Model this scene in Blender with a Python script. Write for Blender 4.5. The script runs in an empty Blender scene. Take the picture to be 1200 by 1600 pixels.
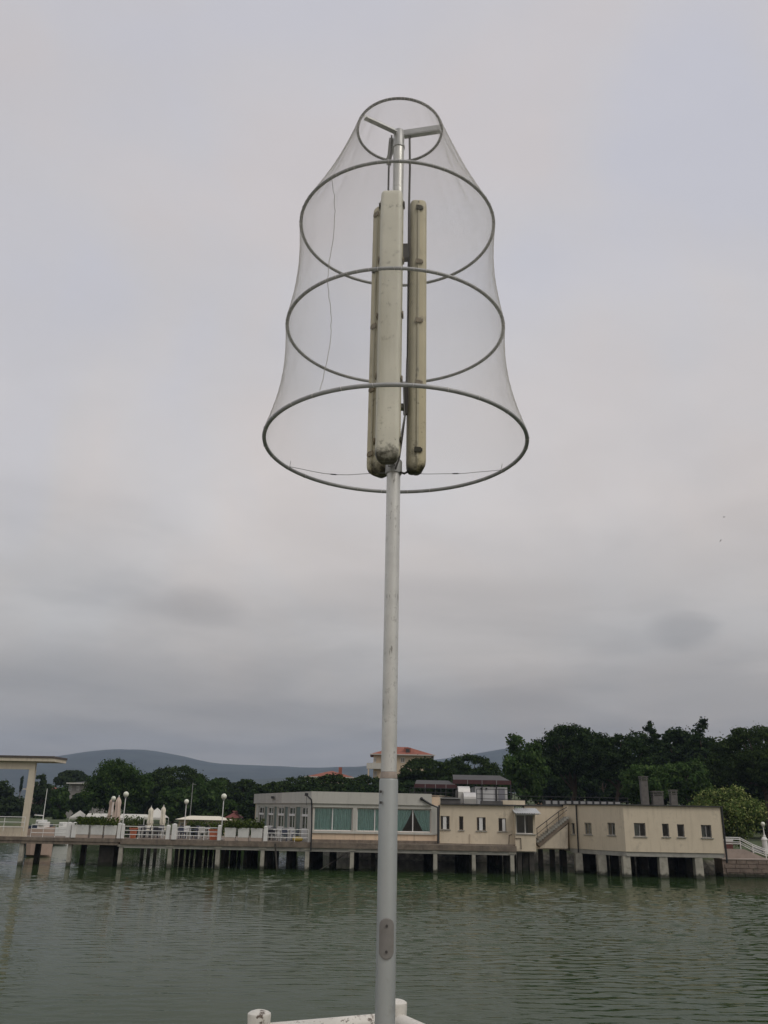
import bpy, math, random
import numpy as np
from mathutils import Matrix, Vector

R = math.radians
rng = np.random.default_rng(7)
random.seed(7)
scene = bpy.context.scene
COL = scene.collection

# ------------------------------------------------------------------ camera
EYE = 4.0                                   # metres above the lake
FPX, RW, RH = 1340.0, 1200, 1600            # focal length in photo pixels
PITCH = math.atan(468 / FPX)
ROLL = 0.0195
_fw = Vector((0, math.cos(PITCH), math.sin(PITCH)))
_u0 = Vector((0, -math.sin(PITCH), math.cos(PITCH)))
_r0 = Vector((1, 0, 0))
_rt = _r0 * math.cos(ROLL) + _u0 * math.sin(ROLL)
_up = -_r0 * math.sin(ROLL) + _u0 * math.cos(ROLL)
cam_d = bpy.data.cameras.new('camera')
cam = bpy.data.objects.new('camera', cam_d)
COL.objects.link(cam)
cam_d.sensor_fit = 'VERTICAL'
cam_d.sensor_height = 36.0
cam_d.lens = 36.0 * FPX / RH
cam_d.clip_start = 0.05
cam_d.clip_end = 20000
M = Matrix.Identity(4)
for i in range(3):
    M[i][0], M[i][1], M[i][2] = _rt[i], _up[i], -_fw[i]
M[2][3] = EYE
cam.matrix_world = M
scene.camera = cam


def ray(px, py):
    return _fw + _rt * ((px - 600) / FPX) + _up * ((800 - py) / FPX)


def at(px, py, Y):
    """World point at depth Y that the photograph shows at pixel px, py."""
    d = ray(px, py)
    return Vector((d.x / d.y * Y, Y, EYE + d.z / d.y * Y))


def X_(px, Y, py=1310):
    return at(px, py, Y).x


def Z_(px, py, Y):
    return at(px, py, Y).z


# ------------------------------------------------------------------ world, sun, exposure
SUN_EL, SUN_AZ = R(50), R(132)              # behind the camera, to the right
world = bpy.data.worlds.new('World')
scene.world = world
world.use_nodes = True
wt = world.node_tree
wt.nodes.clear()


class NT:
    """Small helper round a node tree."""
    def __init__(self, tree):
        self.t = tree

    def n(self, typ, **kw):
        nd = self.t.nodes.new(typ)
        for k, v in kw.items():
            setattr(nd, k, v)
        return nd

    def put(self, sock, v):
        if hasattr(v, 'is_linked') or hasattr(v, 'links'):
            self.t.links.new(v, sock)
        else:
            sock.default_value = v

    def m(self, op, a, b=0.0, c=0.0, clamp=False):
        nd = self.n('ShaderNodeMath', operation=op, use_clamp=clamp)
        for i, v in enumerate((a, b, c)):
            self.put(nd.inputs[i], v)
        return nd.outputs[0]

    def v(self, op, a, b=(0, 0, 0)):
        nd = self.n('ShaderNodeVectorMath', operation=op)
        self.put(nd.inputs[0], a)
        self.put(nd.inputs[1], b)
        return nd.outputs['Value'] if op in ('DOT_PRODUCT', 'LENGTH') else nd.outputs[0]

    def mix(self, f, a, b, blend='MIX'):
        nd = self.n('ShaderNodeMix', data_type='RGBA', blend_type=blend)
        nd.clamp_factor = True
        self.put(nd.inputs[0], f)
        self.put(nd.inputs[6], a)
        self.put(nd.inputs[7], b)
        return nd.outputs[2]

    def noise(self, vec, scale, detail=3.0, rough=0.55, dist=0.0, out=0):
        nd = self.n('ShaderNodeTexNoise')
        self.put(nd.inputs['Vector'], vec)
        nd.inputs['Scale'].default_value = scale
        nd.inputs['Detail'].default_value = detail
        nd.inputs['Roughness'].default_value = rough
        nd.inputs['Distortion'].default_value = dist
        return nd.outputs[out]

    def ramp(self, f, stops, interp='LINEAR'):
        nd = self.n('ShaderNodeValToRGB')
        cr = nd.color_ramp
        cr.interpolation = interp
        while len(cr.elements) < len(stops):
            cr.elements.new(0.5)
        for e, (p, c) in zip(cr.elements, stops):
            e.position = p
            e.color = tuple(c) + (1,) if len(c) == 3 else c
        self.put(nd.inputs[0], f)
        return nd.outputs[0]

    def rng(self, f, a, b, c=0.0, d=1.0, smooth=True):
        nd = self.n('ShaderNodeMapRange')
        nd.interpolation_type = 'SMOOTHSTEP' if smooth else 'LINEAR'
        nd.clamp = True
        self.put(nd.inputs[0], f)
        for i, v in enumerate((a, b, c, d)):
            nd.inputs[1 + i].default_value = v
        return nd.outputs[0]


def build_world():
    w = NT(wt)
    D = w.n('ShaderNodeTexCoord').outputs['Generated']
    sep = w.n('ShaderNodeSeparateXYZ')
    w.put(sep.inputs[0], D)
    z = w.m('MAXIMUM', sep.outputs[2], 0.0)
    sky = w.n('ShaderNodeTexSky', sky_type='NISHITA')
    sky.sun_disc = False
    sky.sun_elevation = SUN_EL
    sky.sun_rotation = SUN_AZ
    sky.altitude = 250
    # overcast vault: brightest overhead, dim at the horizon
    g = lambda c: tuple(x * SKY_GAIN for x in c)
    base = w.ramp(z, [(0.0, g((.305, .262, .222))), (0.08, g((.375, .330, .282))),
                      (0.19, g((.555, .530, .505))), (0.33, g((.690, .655, .640))),
                      (0.47, g((.650, .625, .630))), (0.65, g((.620, .602, .625))),
                      (0.80, g((.625, .605, .630))), (1.0, g((.63, .62, .65)))])
    # cloud sheet seen in perspective
    den = w.m('ADD', z, 0.10)
    cb = w.n('ShaderNodeCombineXYZ')
    w.put(cb.inputs[0], w.m('DIVIDE', sep.outputs[0], den))
    w.put(cb.inputs[1], w.m('DIVIDE', sep.outputs[1], den))
    P = cb.outputs[0]
    n1 = w.noise(P, 0.75, 5.0, 0.52, 0.5)
    n2 = w.noise(w.v('ADD', P, (13.7, 4.1, 2.0)), 1.9, 6.0, 0.55, 0.35)
    n3 = w.noise(w.v('ADD', D, (3.1, 8.3, 1.7)), 3.2, 3.0, 0.5, 0.3)
    c1 = w.rng(n1, 0.36, 0.66, 0.89, 1.09)
    c2 = w.rng(n2, 0.40, 0.72, 1.03, 0.93)
    amp = w.rng(z, 0.03, 0.55, 1.0, 0.35)
    k = w.m('MULTIPLY', c1, c2)
    k = w.m('ADD', w.m('MULTIPLY', w.m('SUBTRACT', k, 1.0), amp), 1.0)
    # a few separate darker scuds under the sheet
    for (px, py, hw, hh, st) in ((290, 940, 110, 40, .24), (1060, 985, 62, 34, .22),
                                 (650, 925, 280, 34, .09), (150, 1055, 260, 46, .16),
                                 (790, 1095, 110, 24, .16), (1120, 1085, 130, 34, .14),
                                 (420, 1120, 220, 26, .12)):
        d0 = ray(px, py).normalized()
        rr = Vector((d0.y, -d0.x, 0)).normalized()
        uu = rr.cross(d0).normalized()
        if uu.z < 0:
            uu = -uu
        o = w.v('SUBTRACT', D, tuple(d0))
        a = w.m('DIVIDE', w.v('DOT_PRODUCT', o, tuple(rr)), hw / FPX)
        b = w.m('DIVIDE', w.v('DOT_PRODUCT', o, tuple(uu)), hh / FPX)
        r2 = w.m('ADD', w.m('MULTIPLY', a, a), w.m('MULTIPLY', b, b))
        r2 = w.m('ADD', r2, w.m('MULTIPLY', w.m('SUBTRACT', n2, 0.5), 3.2))
        f = w.rng(r2, 1.15, -0.3, 0.0, st)
        k = w.m('MULTIPLY', k, w.m('SUBTRACT', 1.0, f))
    tint = w.ramp(n3, [(0.34, (0.96, 0.985, 1.04)), (0.50, (1.0, 1.0, 1.0)), (0.64, (1.035, 1.0, 0.97))])
    kc = w.n('ShaderNodeCombineXYZ')
    for i in range(3):
        w.put(kc.inputs[i], k)
    col = w.mix(1.0, base, kc.outputs[0], 'MULTIPLY')
    col = w.mix(1.0, col, tint, 'MULTIPLY')
    col = w.mix(0.94, sky.outputs[0], col)
    bg = w.n('ShaderNodeBackground')
    w.put(bg.inputs[0], col)
    bg.inputs[1].default_value = 0.1
    out = w.n('ShaderNodeOutputWorld')
    wt.links.new(bg.outputs[0], out.inputs[0])


SKY_GAIN = 10.0
build_world()

sun_d = bpy.data.lights.new('sun', 'SUN')
sun_d.energy = 1.1
sun_d.angle = R(25)
sun_d.color = (1.0, 0.96, 0.9)
sun = bpy.data.objects.new('sun', sun_d)
COL.objects.link(sun)
_sd = Vector((math.sin(SUN_AZ) * math.cos(SUN_EL), math.cos(SUN_AZ) * math.cos(SUN_EL), math.sin(SUN_EL)))
sun.rotation_euler = _sd.to_track_quat('Z', 'Y').to_euler()
sun.location = (20, -20, 60)

vs = scene.view_settings
vs.view_transform = 'Standard'
vs.look = 'None'
vs.exposure = 0.0
vs.gamma = 1.0
scene.cycles.max_bounces = 8
scene.cycles.transparent_max_bounces = 12
scene.cycles.use_denoising = True


# ------------------------------------------------------------------ materials
MATS = {}


def mat(name, col, rough=0.7, var=0.12, scale=3.0, metal=0.0, bump=0.0, bscale=40.0,
        streak=None, dirt=None, dirt_scale=8.0, dirt_amt=0.5, spec=0.5, island=0.0):
    """Procedural surface: mottled colour, optional vertical streaks, dirt specks and relief."""
    if name in MATS:
        return MATS[name]
    m = bpy.data.materials.new(name)
    m.use_nodes = True
    t = NT(m.node_tree)
    p = m.node_tree.nodes['Principled BSDF']
    P = t.n('ShaderNodeNewGeometry').outputs['Position']
    lo = tuple(c * (1 - var) for c in col)
    hi = tuple(min(1, c * (1 + var)) for c in col)
    c = t.ramp(t.noise(P, scale, 6.0, 0.62), [(0.3, lo), (0.7, hi)])
    if island:
        g = t.n('ShaderNodeNewGeometry').outputs['Random Per Island']
        c = t.mix(1.0, c, t.ramp(g, [(0, (1 - island,) * 3), (1, (1 + island,) * 3)]), 'MULTIPLY')
    if streak:
        mp = t.n('ShaderNodeMapping')
        t.put(mp.inputs[0], P)
        mp.inputs['Scale'].default_value = (3.0, 3.0, 0.35)
        s = t.rng(t.noise(mp.outputs[0], 1.3, 5.0, 0.65), 0.50, 0.72, 0.0, 0.75)
        c = t.mix(s, c, streak + (1,))
    if dirt:
        d = t.rng(t.noise(P, dirt_scale, 7.0, 0.7), 0.56, 0.70, 0.0, dirt_amt)
        c = t.mix(d, c, dirt + (1,))
    t.put(p.inputs['Base Color'], c)
    p.inputs['Roughness'].default_value = rough
    p.inputs['Metallic'].default_value = metal
    p.inputs['Specular IOR Level'].default_value = spec
    if bump:
        b = t.n('ShaderNodeBump')
        b.inputs['Strength'].default_value = bump
        b.inputs['Distance'].default_value = 0.02
        t.put(b.inputs['Height'], t.noise(P, bscale, 5.0, 0.6))
        t.put(p.inputs['Normal'], b.outputs[0])
    MATS[name] = m
    return m


def leaf_mat(name, col, col2, trans=0.25):
    if name in MATS:
        return MATS[name]
    m = bpy.data.materials.new(name)
    m.use_nodes = True
    t = NT(m.node_tree)
    nd = m.node_tree.nodes
    nd.clear()
    g = t.n('ShaderNodeNewGeometry')
    r = g.outputs['Random Per Island']
    c = t.ramp(r, [(0.0, tuple(x * (0.65 if max(col) < .5 else .97) for x in col)), (0.55, col), (1.0, col2)])
    c = t.mix(1.0, c, t.ramp(t.noise(g.outputs['Position'], 0.45, 3.0), [(0.3, (.75 if max(col) < .5 else 1,) * 3), (0.7, (1.25 if max(col) < .5 else 1,) * 3)]), 'MULTIPLY')
    d = t.n('ShaderNodeBsdfDiffuse')
    t.put(d.inputs[0], c)
    tr = t.n('ShaderNodeBsdfTranslucent')
    t.put(tr.inputs[0], c)
    mx = t.n('ShaderNodeMixShader')
    mx.inputs[0].default_value = trans
    m.node_tree.links.new(d.outputs[0], mx.inputs[1])
    m.node_tree.links.new(tr.outputs[0], mx.inputs[2])
    o = t.n('ShaderNodeOutputMaterial')
    m.node_tree.links.new(mx.outputs[0], o.inputs[0])
    MATS[name] = m
    return m


def glass_mat(name, tint, ior=1.5):
    m = bpy.data.materials.new(name)
    m.use_nodes = True
    t = NT(m.node_tree)
    m.node_tree.nodes.clear()
    fr = t.n('ShaderNodeFresnel')
    fr.inputs[0].default_value = ior
    f = t.m('MULTIPLY', fr.outputs[0], 0.9, clamp=True)
    a = t.n('ShaderNodeBsdfTransparent')
    a.inputs[0].default_value = tint + (1,)
    b = t.n('ShaderNodeBsdfGlossy')
    b.inputs['Roughness'].default_value = 0.03
    mx = t.n('ShaderNodeMixShader')
    t.put(mx.inputs[0], f)
    m.node_tree.links.new(a.outputs[0], mx.inputs[1])
    m.node_tree.links.new(b.outputs[0], mx.inputs[2])
    o = t.n('ShaderNodeOutputMaterial')
    m.node_tree.links.new(mx.outputs[0], o.inputs[0])
    MATS[name] = m
    return m


cream = mat('cream_plaster', (.645, .555, .415), .85, .07, .9, streak=(.53, .45, .33), dirt=(.38, .33, .25), dirt_scale=.9, dirt_amt=.5, bump=.15, bscale=25)
cream2 = mat('stained_plaster', (.60, .52, .40), .88, .12, 1.0, streak=(.22, .19, .15), dirt=(.16, .14, .11), dirt_scale=1.2, bump=.2, bscale=25)
peach = mat('peach_plaster', (.68, .52, .37), .85, .08, 1.2, streak=(.42, .31, .22))
white_clad = mat('white_cladding', (.505, .49, .435), .6, .06, .8, streak=(.40, .39, .35))
white_paint = mat('white_paint', (.72, .71, .67), .5, .06, 4.0, dirt=(.35, .30, .24), dirt_scale=6, dirt_amt=.35)
white_frame = mat('white_frame', (.70, .69, .66), .45, .05, 3.0)
concrete = mat('concrete', (.33, .32, .28), .9, .2, 2.0, dirt=(.15, .14, .11), dirt_scale=3.0, bump=.4, bscale=12)
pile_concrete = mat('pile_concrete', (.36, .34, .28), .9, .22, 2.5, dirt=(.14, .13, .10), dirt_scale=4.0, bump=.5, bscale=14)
shaded_pile = mat('shaded_pile', (.055, .05, .042), .95, .35, 3.0, bump=.6, bscale=10)  # shade under the decks is put into this dark pile colour
deck_edge = mat('weathered_deck_edge', (.185, .15, .115), .92, .35, 2.2, streak=(.10, .085, .07), bump=.5, bscale=9)
black_metal = mat('black_metal', (.025, .025, .026), .55, .2, 6.0)
dark_roof = mat('dark_roofing', (.06, .058, .055), .85, .25, 2.0)
maroon = mat('maroon_awning', (.065, .024, .025), .8, .2, 3.0)
duct_metal = mat('galvanised_duct', (.62, .60, .56), .42, .1, 2.0, metal=.55)
grey_panel = mat('grey_panel', (.30, .30, .29), .7, .1, 2.0)
teal = mat('teal_curtain', (.50, .72, .68), .9, .1, 5.0)
pale_curtain = mat('pale_curtain', (.42, .43, .40), .9, .1, 5.0)
green_panel = mat('green_glass_panel', (.10, .14, .12), .35, .12, 2.0)
interior = mat('dark_interior', (.05, .048, .045), .95, .2, 2.0)
pane_glass = glass_mat('window_glass', (.92, .94, .93))
terracotta = mat('terracotta_tiles', (.26, .085, .05), .9, .3, 1.2, bump=.4, bscale=6)
terracotta_pot = mat('terracotta_pot', (.42, .13, .065), .85, .12, 4.0)
house_wall = mat('house_wall', (.55, .44, .31), .9, .08, .5)
stone_wall = mat('old_stone_wall', (.20, .155, .125), .95, .35, 1.6, bump=.8, bscale=5, dirt=(.07, .08, .05), dirt_scale=1.5)
canvas_beige = mat('beige_canvas', (.58, .46, .38), .9, .08, 5.0)
canvas_cream = mat('cream_canvas', (.70, .65, .53), .9, .07, 5.0)
canvas_white = mat('white_canvas', (.60, .58, .52), .9, .05, 2.0)
bark = mat('bark', (.085, .062, .045), .95, .3, 4.0, bump=.5, bscale=12)
pine_bark = mat('pine_bark', (.065, .044, .031), .95, .3, 4.0, bump=.5, bscale=12)
pine_leaf = leaf_mat('pine_needles', (.034, .055, .018), (.070, .100, .032))
dark_leaf = leaf_mat('dark_evergreen', (.026, .046, .017), (.056, .082, .030))
plane_leaf = leaf_mat('plane_leaves', (.045, .082, .022), (.085, .130, .035), .3)
poplar_leaf = leaf_mat('light_leaves', (.055, .100, .030), (.105, .155, .052), .35)
far_leaf = leaf_mat('far_leaves', (.040, .060, .026), (.065, .090, .040), .25)
loquat_leaf = leaf_mat('yellow_green_leaves', (.10, .15, .042), (.33, .35, .13), .25)
hedge_leaf = leaf_mat('hedge_leaves', (.065, .095, .024), (.135, .160, .045), .3)


def weeded(m):
    """Dark weed and damp below the splash line of things that stand in the lake."""
    t = NT(m.node_tree)
    p = m.node_tree.nodes['Principled BSDF']
    src = p.inputs['Base Color'].links[0].from_socket
    P = t.n('ShaderNodeNewGeometry').outputs['Position']
    sp = t.n('ShaderNodeSeparateXYZ')
    t.put(sp.inputs[0], P)
    h = t.m('ADD', sp.outputs[2], t.m('MULTIPLY', t.m('SUBTRACT', t.noise(P, 3.0, 4.0), .5), .5))
    t.put(p.inputs['Base Color'], t.mix(t.rng(h, .34, .12, 0, .9), src, (.022, .026, .014, 1)))


def scuffed(m, dark, scale=(90, 90, 16), lo=.60, amt=.7):
    """Long scuffs, pits and drip marks on a painted or galvanised pole."""
    t = NT(m.node_tree)
    p = m.node_tree.nodes['Principled BSDF']
    src = p.inputs['Base Color'].links[0].from_socket
    P = t.n('ShaderNodeNewGeometry').outputs['Position']
    mp = t.n('ShaderNodeMapping')
    t.put(mp.inputs[0], P)
    mp.inputs['Scale'].default_value = scale
    f = t.rng(t.noise(mp.outputs[0], 1.0, 5.0, .65), lo, lo + .07, 0, amt)
    t.put(p.inputs['Base Color'], t.mix(f, src, dark + (1,)))


for _m in (pile_concrete, shaded_pile, stone_wall):
    weeded(_m)


# ------------------------------------------------------------------ mesh helpers
ORIGIN = {}


def finish(o, name_parent=None):
    COL.objects.link(o)
    return o


def tag(o, label=None, cat=None, group=None, kind=None):
    if label:
        o['label'] = label
    if cat:
        o['category'] = cat
    if group:
        o['group'] = group
    if kind:
        o['kind'] = kind
    return o


def thing(name, loc, label, cat, group=None):
    o = bpy.data.objects.new(name, None)
    o.empty_display_size = 0.2
    COL.objects.link(o)
    o.location = loc
    ORIGIN[o] = Vector(loc)
    return tag(o, label, cat, group)


class MB:
    """Collects boxes, tubes and faces in world space; build() links them as one mesh object."""
    def __init__(self):
        self.v, self.f = [], []

    def add(self, vs, fs):
        b = len(self.v)
        self.v += [tuple(p) for p in vs]
        self.f += [tuple(b + i for i in f) for f in fs]
        return self

    def box(self, x0, x1, y0, y1, z0, z1):
        vs = [(x, y, z) for z in (z0, z1) for x, y in ((x0, y0), (x1, y0), (x1, y1), (x0, y1))]
        return self.add(vs, [(3, 2, 1, 0), (4, 5, 6, 7), (0, 1, 5, 4), (1, 2, 6, 5), (2, 3, 7, 6), (3, 0, 4, 7)])

    def obox(self, p0, p1, w, h, up=(0, 0, 1)):
        """Bar of width w and height h from p0 to p1."""
        p0, p1 = Vector(p0), Vector(p1)
        d = (p1 - p0).normalized()
        s = d.cross(Vector(up))
        if s.length < 1e-6:
            s = d.cross(Vector((0, 1, 0)))
        s.normalize()
        u = s.cross(d)
        vs = [p + s * a * w / 2 + u * b * h / 2 for p in (p0, p1) for a, b in ((-1, -1), (1, -1), (1, 1), (-1, 1))]
        return self.add(vs, [(0, 1, 2, 3), (7, 6, 5, 4), (4, 5, 1, 0), (5, 6, 2, 1), (6, 7, 3, 2), (7, 4, 0, 3)])

    def prism(self, poly, z0, z1):
        n = len(poly)
        vs = [(x, y, z0) for x, y in poly] + [(x, y, z1) for x, y in poly]
        fs = [tuple(range(n))[::-1], tuple(range(n, 2 * n))]
        fs += [(i, (i + 1) % n, n + (i + 1) % n, n + i) for i in range(n)]
        return self.add(vs, fs)

    def tube(self, pts, r, n=8, cap=True, closed=False):
        pts = [Vector(p) for p in pts]
        k = len(pts)
        rs = r if isinstance(r, (list, tuple)) else [r] * k
        vs, fs = [], []
        ref = None
        for i, p in enumerate(pts):
            a = pts[i - 1] if (i > 0 or closed) else p
            b = pts[(i + 1) % k] if (i < k - 1 or closed) else p
            t = (b - a).normalized()
            if ref is None:
                ref = Vector((0, 0, 1)) if abs(t.z) < 0.9 else Vector((1, 0, 0))
            s = t.cross(ref)
            s.normalize()
            u = s.cross(t)
            ref = u
            for j in range(n):
                q = 2 * math.pi * j / n
                vs.append(p + (s * math.cos(q) + u * math.sin(q)) * rs[i])
        m = k if closed else k - 1
        for i in range(m):
            for j in range(n):
                a, b = i * n + j, i * n + (j + 1) % n
                c, d = ((i + 1) % k) * n + (j + 1) % n, ((i + 1) % k) * n + j
                fs.append((a, b, c, d))
        if cap and not closed:
            fs.append(tuple(range(n))[::-1])
            fs.append(tuple((k - 1) * n + j for j in range(n)))
        return self.add(vs, fs)

    def lathe(self, c, prof, n=16, cap=True):
        vs, fs = [], []
        k = len(prof)
        for r, z in prof:
            for j in range(n):
                q = 2 * math.pi * j / n
                vs.append((c[0] + r * math.cos(q), c[1] + r * math.sin(q), c[2] + z))
        for i in range(k - 1):
            for j in range(n):
                fs.append((i * n + j, i * n + (j + 1) % n, (i + 1) * n + (j + 1) % n, (i + 1) * n + j))
        if cap:
            fs.append(tuple(range(n))[::-1])
            fs.append(tuple((k - 1) * n + j for j in range(n)))
        return self.add(vs, fs)

    def ball(self, c, r, n=14):
        pr = [(r * math.sin(math.pi * i / n), -r * math.cos(math.pi * i / n)) for i in range(n + 1)]
        pr[0] = (r * 0.02, -r)
        pr[-1] = (r * 0.02, r)
        return self.lathe(c, pr, n + 4)

    def build(self, name, material, parent=None, smooth=False, bevel=0.0):
        me = bpy.data.meshes.new(name)
        v = np.array(self.v, float)
        if parent is None:
            org = Vector(((v[:, 0].min() + v[:, 0].max()) / 2, (v[:, 1].min() + v[:, 1].max()) / 2, v[:, 2].min()))
        else:
            org = ORIGIN[parent]
        v = v - np.array(org)
        me.from_pydata([tuple(p) for p in v], [], self.f)
        me.update()
        me.materials.append(material)
        if smooth:
            me.polygons.foreach_set('use_smooth', [True] * len(me.polygons))
            try:
                me.set_sharp_from_angle(angle=R(40))
            except Exception:
                pass
        o = bpy.data.objects.new(name, me)
        COL.objects.link(o)
        if parent is None:
            o.location = org
        else:
            o.parent = parent
        ORIGIN[o] = org
        if bevel:
            md = o.modifiers.new('bevel', 'BEVEL')
            md.width = bevel
            md.segments = 2
            md.limit_method = 'ANGLE'
        return o


def quads_mesh(name, V, F, material, parent=None, smooth=False, origin=None):
    """Fast mesh from numpy: V (n,3), F (m,4) quads."""
    if origin is None:
        origin = ORIGIN[parent] if parent is not None else Vector((0, 0, 0))
    me = bpy.data.meshes.new(name)
    V = np.asarray(V, np.float32) - np.array(origin, np.float32)
    F = np.asarray(F, np.int32)
    me.vertices.add(len(V))
    me.vertices.foreach_set('co', V.ravel())
    me.loops.add(F.size)
    me.loops.foreach_set('vertex_index', F.ravel())
    me.polygons.add(len(F))
    me.polygons.foreach_set('loop_start', np.arange(len(F), dtype=np.int32) * F.shape[1])
    me.polygons.foreach_set('loop_total', np.full(len(F), F.shape[1], np.int32))
    if smooth:
        me.polygons.foreach_set('use_smooth', np.ones(len(F), bool))
    me.update(calc_edges=True)
    me.validate()
    me.materials.append(material)
    o = bpy.data.objects.new(name, me)
    COL.objects.link(o)
    if parent is not None:
        o.parent = parent
    else:
        o.location = origin
    ORIGIN[o] = Vector(origin)
    return o


def leaf_quads(C, N, size):
    """Leaf-shaped quads at C facing N."""
    n = len(C)
    N = N / np.maximum(np.linalg.norm(N, axis=1, keepdims=True), 1e-6)
    a = rng.normal(size=(n, 3))
    T = np.cross(N, a)
    T /= np.maximum(np.linalg.norm(T, axis=1, keepdims=True), 1e-6)
    B = np.cross(N, T)
    s = np.asarray(size).reshape(-1, 1)
    k = rng.uniform(0.45, 0.8, (n, 1))
    V = np.stack([C - T * s, C + B * s * k + N * s * .15, C + T * s, C - B * s * k + N * s * .15], 1).reshape(-1, 3)
    F = np.arange(n * 4).reshape(n, 4)
    return V, F


def rand_dirs(n):
    d = rng.normal(size=(n, 3))
    return d / np.linalg.norm(d, axis=1, keepdims=True)


def clump_leaves(centres, radii, n_total, leaf, flat=0.75, up_bias=0.25):
    """Leaves spread over the outside of many small clumps."""
    centres, radii = np.asarray(centres), np.asarray(radii)
    w = radii ** 2
    idx = rng.choice(len(centres), n_total, p=w / w.sum())
    d = rand_dirs(n_total)
    d[:, 2] = d[:, 2] * 0.9 + up_bias * rng.random(n_total)
    rr = radii[idx][:, None] * (rng.random((n_total, 1)) ** 0.4) * rng.uniform(.85, 1.12, (n_total, 1))
    C = centres[idx] + d * rr * np.array([1, 1, flat])
    Nn = d + rand_dirs(n_total) * 0.8
    return leaf_quads(C, Nn, leaf * rng.uniform(0.6, 1.3, n_total))


# ------------------------------------------------------------------ setting: lake, land, hills
def water_material():
    m = bpy.data.materials.new('lake_water')
    m.use_nodes = True
    t = NT(m.node_tree)
    p = m.node_tree.nodes['Principled BSDF']
    P = t.n('ShaderNodeNewGeometry').outputs['Position']
    c = t.ramp(t.noise(P, 0.05, 3.0), [(0.3, (.021, .039, .013)), (0.7, (.028, .047, .016))])
    t.put(p.inputs['Base Color'], c)
    p.inputs['Roughness'].default_value = 0.05
    p.inputs['IOR'].default_value = 1.11
    p.inputs['Specular IOR Level'].default_value = 0.5
    mp = t.n('ShaderNodeMapping')
    t.put(mp.inputs[0], P)
    mp.inputs['Scale'].default_value = (0.42, 1.0, 1.0)
    mp.inputs['Rotation'].default_value = (0, 0, R(9))
    h1 = t.noise(mp.outputs[0], 3.2, 3.0, 0.55, 0.3)
    h2 = t.noise(mp.outputs[0], 9.0, 2.0, 0.5, 0.2)
    patch = t.rng(t.noise(P, 0.07, 2.0), 0.38, 0.62, 0.35, 1.0)
    h = t.m('MULTIPLY', t.m('ADD', h1, t.m('MULTIPLY', h2, 0.25)), patch)
    b = t.n('ShaderNodeBump')
    b.inputs['Strength'].default_value = 0.35
    b.inputs['Distance'].default_value = 0.03
    t.put(b.inputs['Height'], h)
    t.put(p.inputs['Normal'], b.outputs[0])
    return m


def build_water():
    far = np.array([-4400, -3000, -2000, -1200, -700, -400, -220, -130, -85, -60])
    xs = np.concatenate([far, np.arange(-46, 46.01, 0.16), -far[::-1]])
    ys = np.concatenate([[-280, -150, -70, -30, -10, 2, 9], np.arange(14, 17, .3), np.arange(17, 45, 0.075), np.arange(45, 68, .12), np.arange(68, 112, 0.3),
                         [118, 130, 160, 220, 320, 500, 900, 1600, 2600, 3800, 5000]])
    Xg, Yg = np.meshgrid(xs, ys)
    Z = np.zeros_like(Xg)
    r = np.random.default_rng(11)
    mod = np.zeros_like(Z)
    for i in range(9):
        k = r.uniform(.06, .35)
        a = r.uniform(0, 2 * math.pi)
        mod += np.sin(k * (Xg * math.cos(a) + Yg * math.sin(a)) + r.uniform(0, 6.28))
    mod = np.clip(0.75 + 0.22 * mod, 0.15, 1.5)
    # the water in the lee of the platform, close to the camera, is calmer
    lee = np.clip((Yg - 15) / 26, 0.40, 1.0) * np.clip(1.0 + Xg / 60.0, .6, 1.3)
    for i in range(40):
        lam = math.exp(r.uniform(math.log(.34), math.log(1.0)))
        k = 2 * math.pi / lam
        a = R(90 + r.normal(6, 9))
        along = Xg * math.sin(a) - Yg * math.cos(a)
        across = Xg * math.cos(a) + Yg * math.sin(a)
        # crests are short and wander a little
        L1, L2 = r.uniform(0.9, 3.2), r.uniform(2.5, 9)
        env = np.sin(2 * math.pi * along / L1 + r.uniform(0, 6.28) + 1.6 * np.sin(across / r.uniform(1.5, 4)))
        env *= np.sin(2 * math.pi * across / L2 + r.uniform(0, 6.28) + 1.2 * np.sin(along / r.uniform(2, 5)))
        env = np.clip(env + .25, 0, 1)
        ph = k * across + .7 * np.sin(along / r.uniform(.8, 2.2) + r.uniform(0, 6.28)) + r.uniform(0, 6.28)
        Z += .0130 * lam ** .9 * r.uniform(.6, 1.2) * env * (np.exp(2.6 * (np.sin(ph) - 1)) - .2)
    Z *= mod * lee
    edge = np.clip((46 - np.abs(Xg)) / 6, 0, 1) * np.clip((Yg - 13) / 4, 0, 1) * np.clip((111 - Yg) / 25, 0, 1)
    Z *= edge
    ny, nx = Xg.shape
    V = np.stack([Xg, Yg, Z], -1).reshape(-1, 3)
    i = np.arange(ny * nx).reshape(ny, nx)
    F = np.stack([i[:-1, :-1], i[:-1, 1:], i[1:, 1:], i[1:, :-1]], -1).reshape(-1, 4)
    o = quads_mesh('water', V, F, water_material(), smooth=True)
    tag(o, 'green grey lake water with small dark ripples', kind='structure')


build_water()


def smooth(a, b, x):
    t = np.clip((x - a) / (b - a), 0, 1)
    return t * t * (3 - 2 * t)


def shore_y(x):
    return np.interp(x, [-4400, -300, -60, -30, -18, -9, -6.5, -4.5, -2, 12, 21, 23.2, 24, 60, 300, 4400],
                     [900, 170, 124, 120, 116, 108, 96, 84, 80.5, 79.5, 78, 75, 68.2, 68, 70, 400])


def ground_z(x, y):
    x, y = np.asarray(x, float), np.asarray(y, float)
    d = y - shore_y(x)
    z = -0.9 + 2.3 * smooth(-0.3, 2.6, d) + 0.35 * smooth(4, 14, d)
    rise = smooth(-60, 10, x) * 8.5 * smooth(100, 270, y) + 10 * smooth(250, 1500, y)
    return z + rise * (d > 0)


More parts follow.
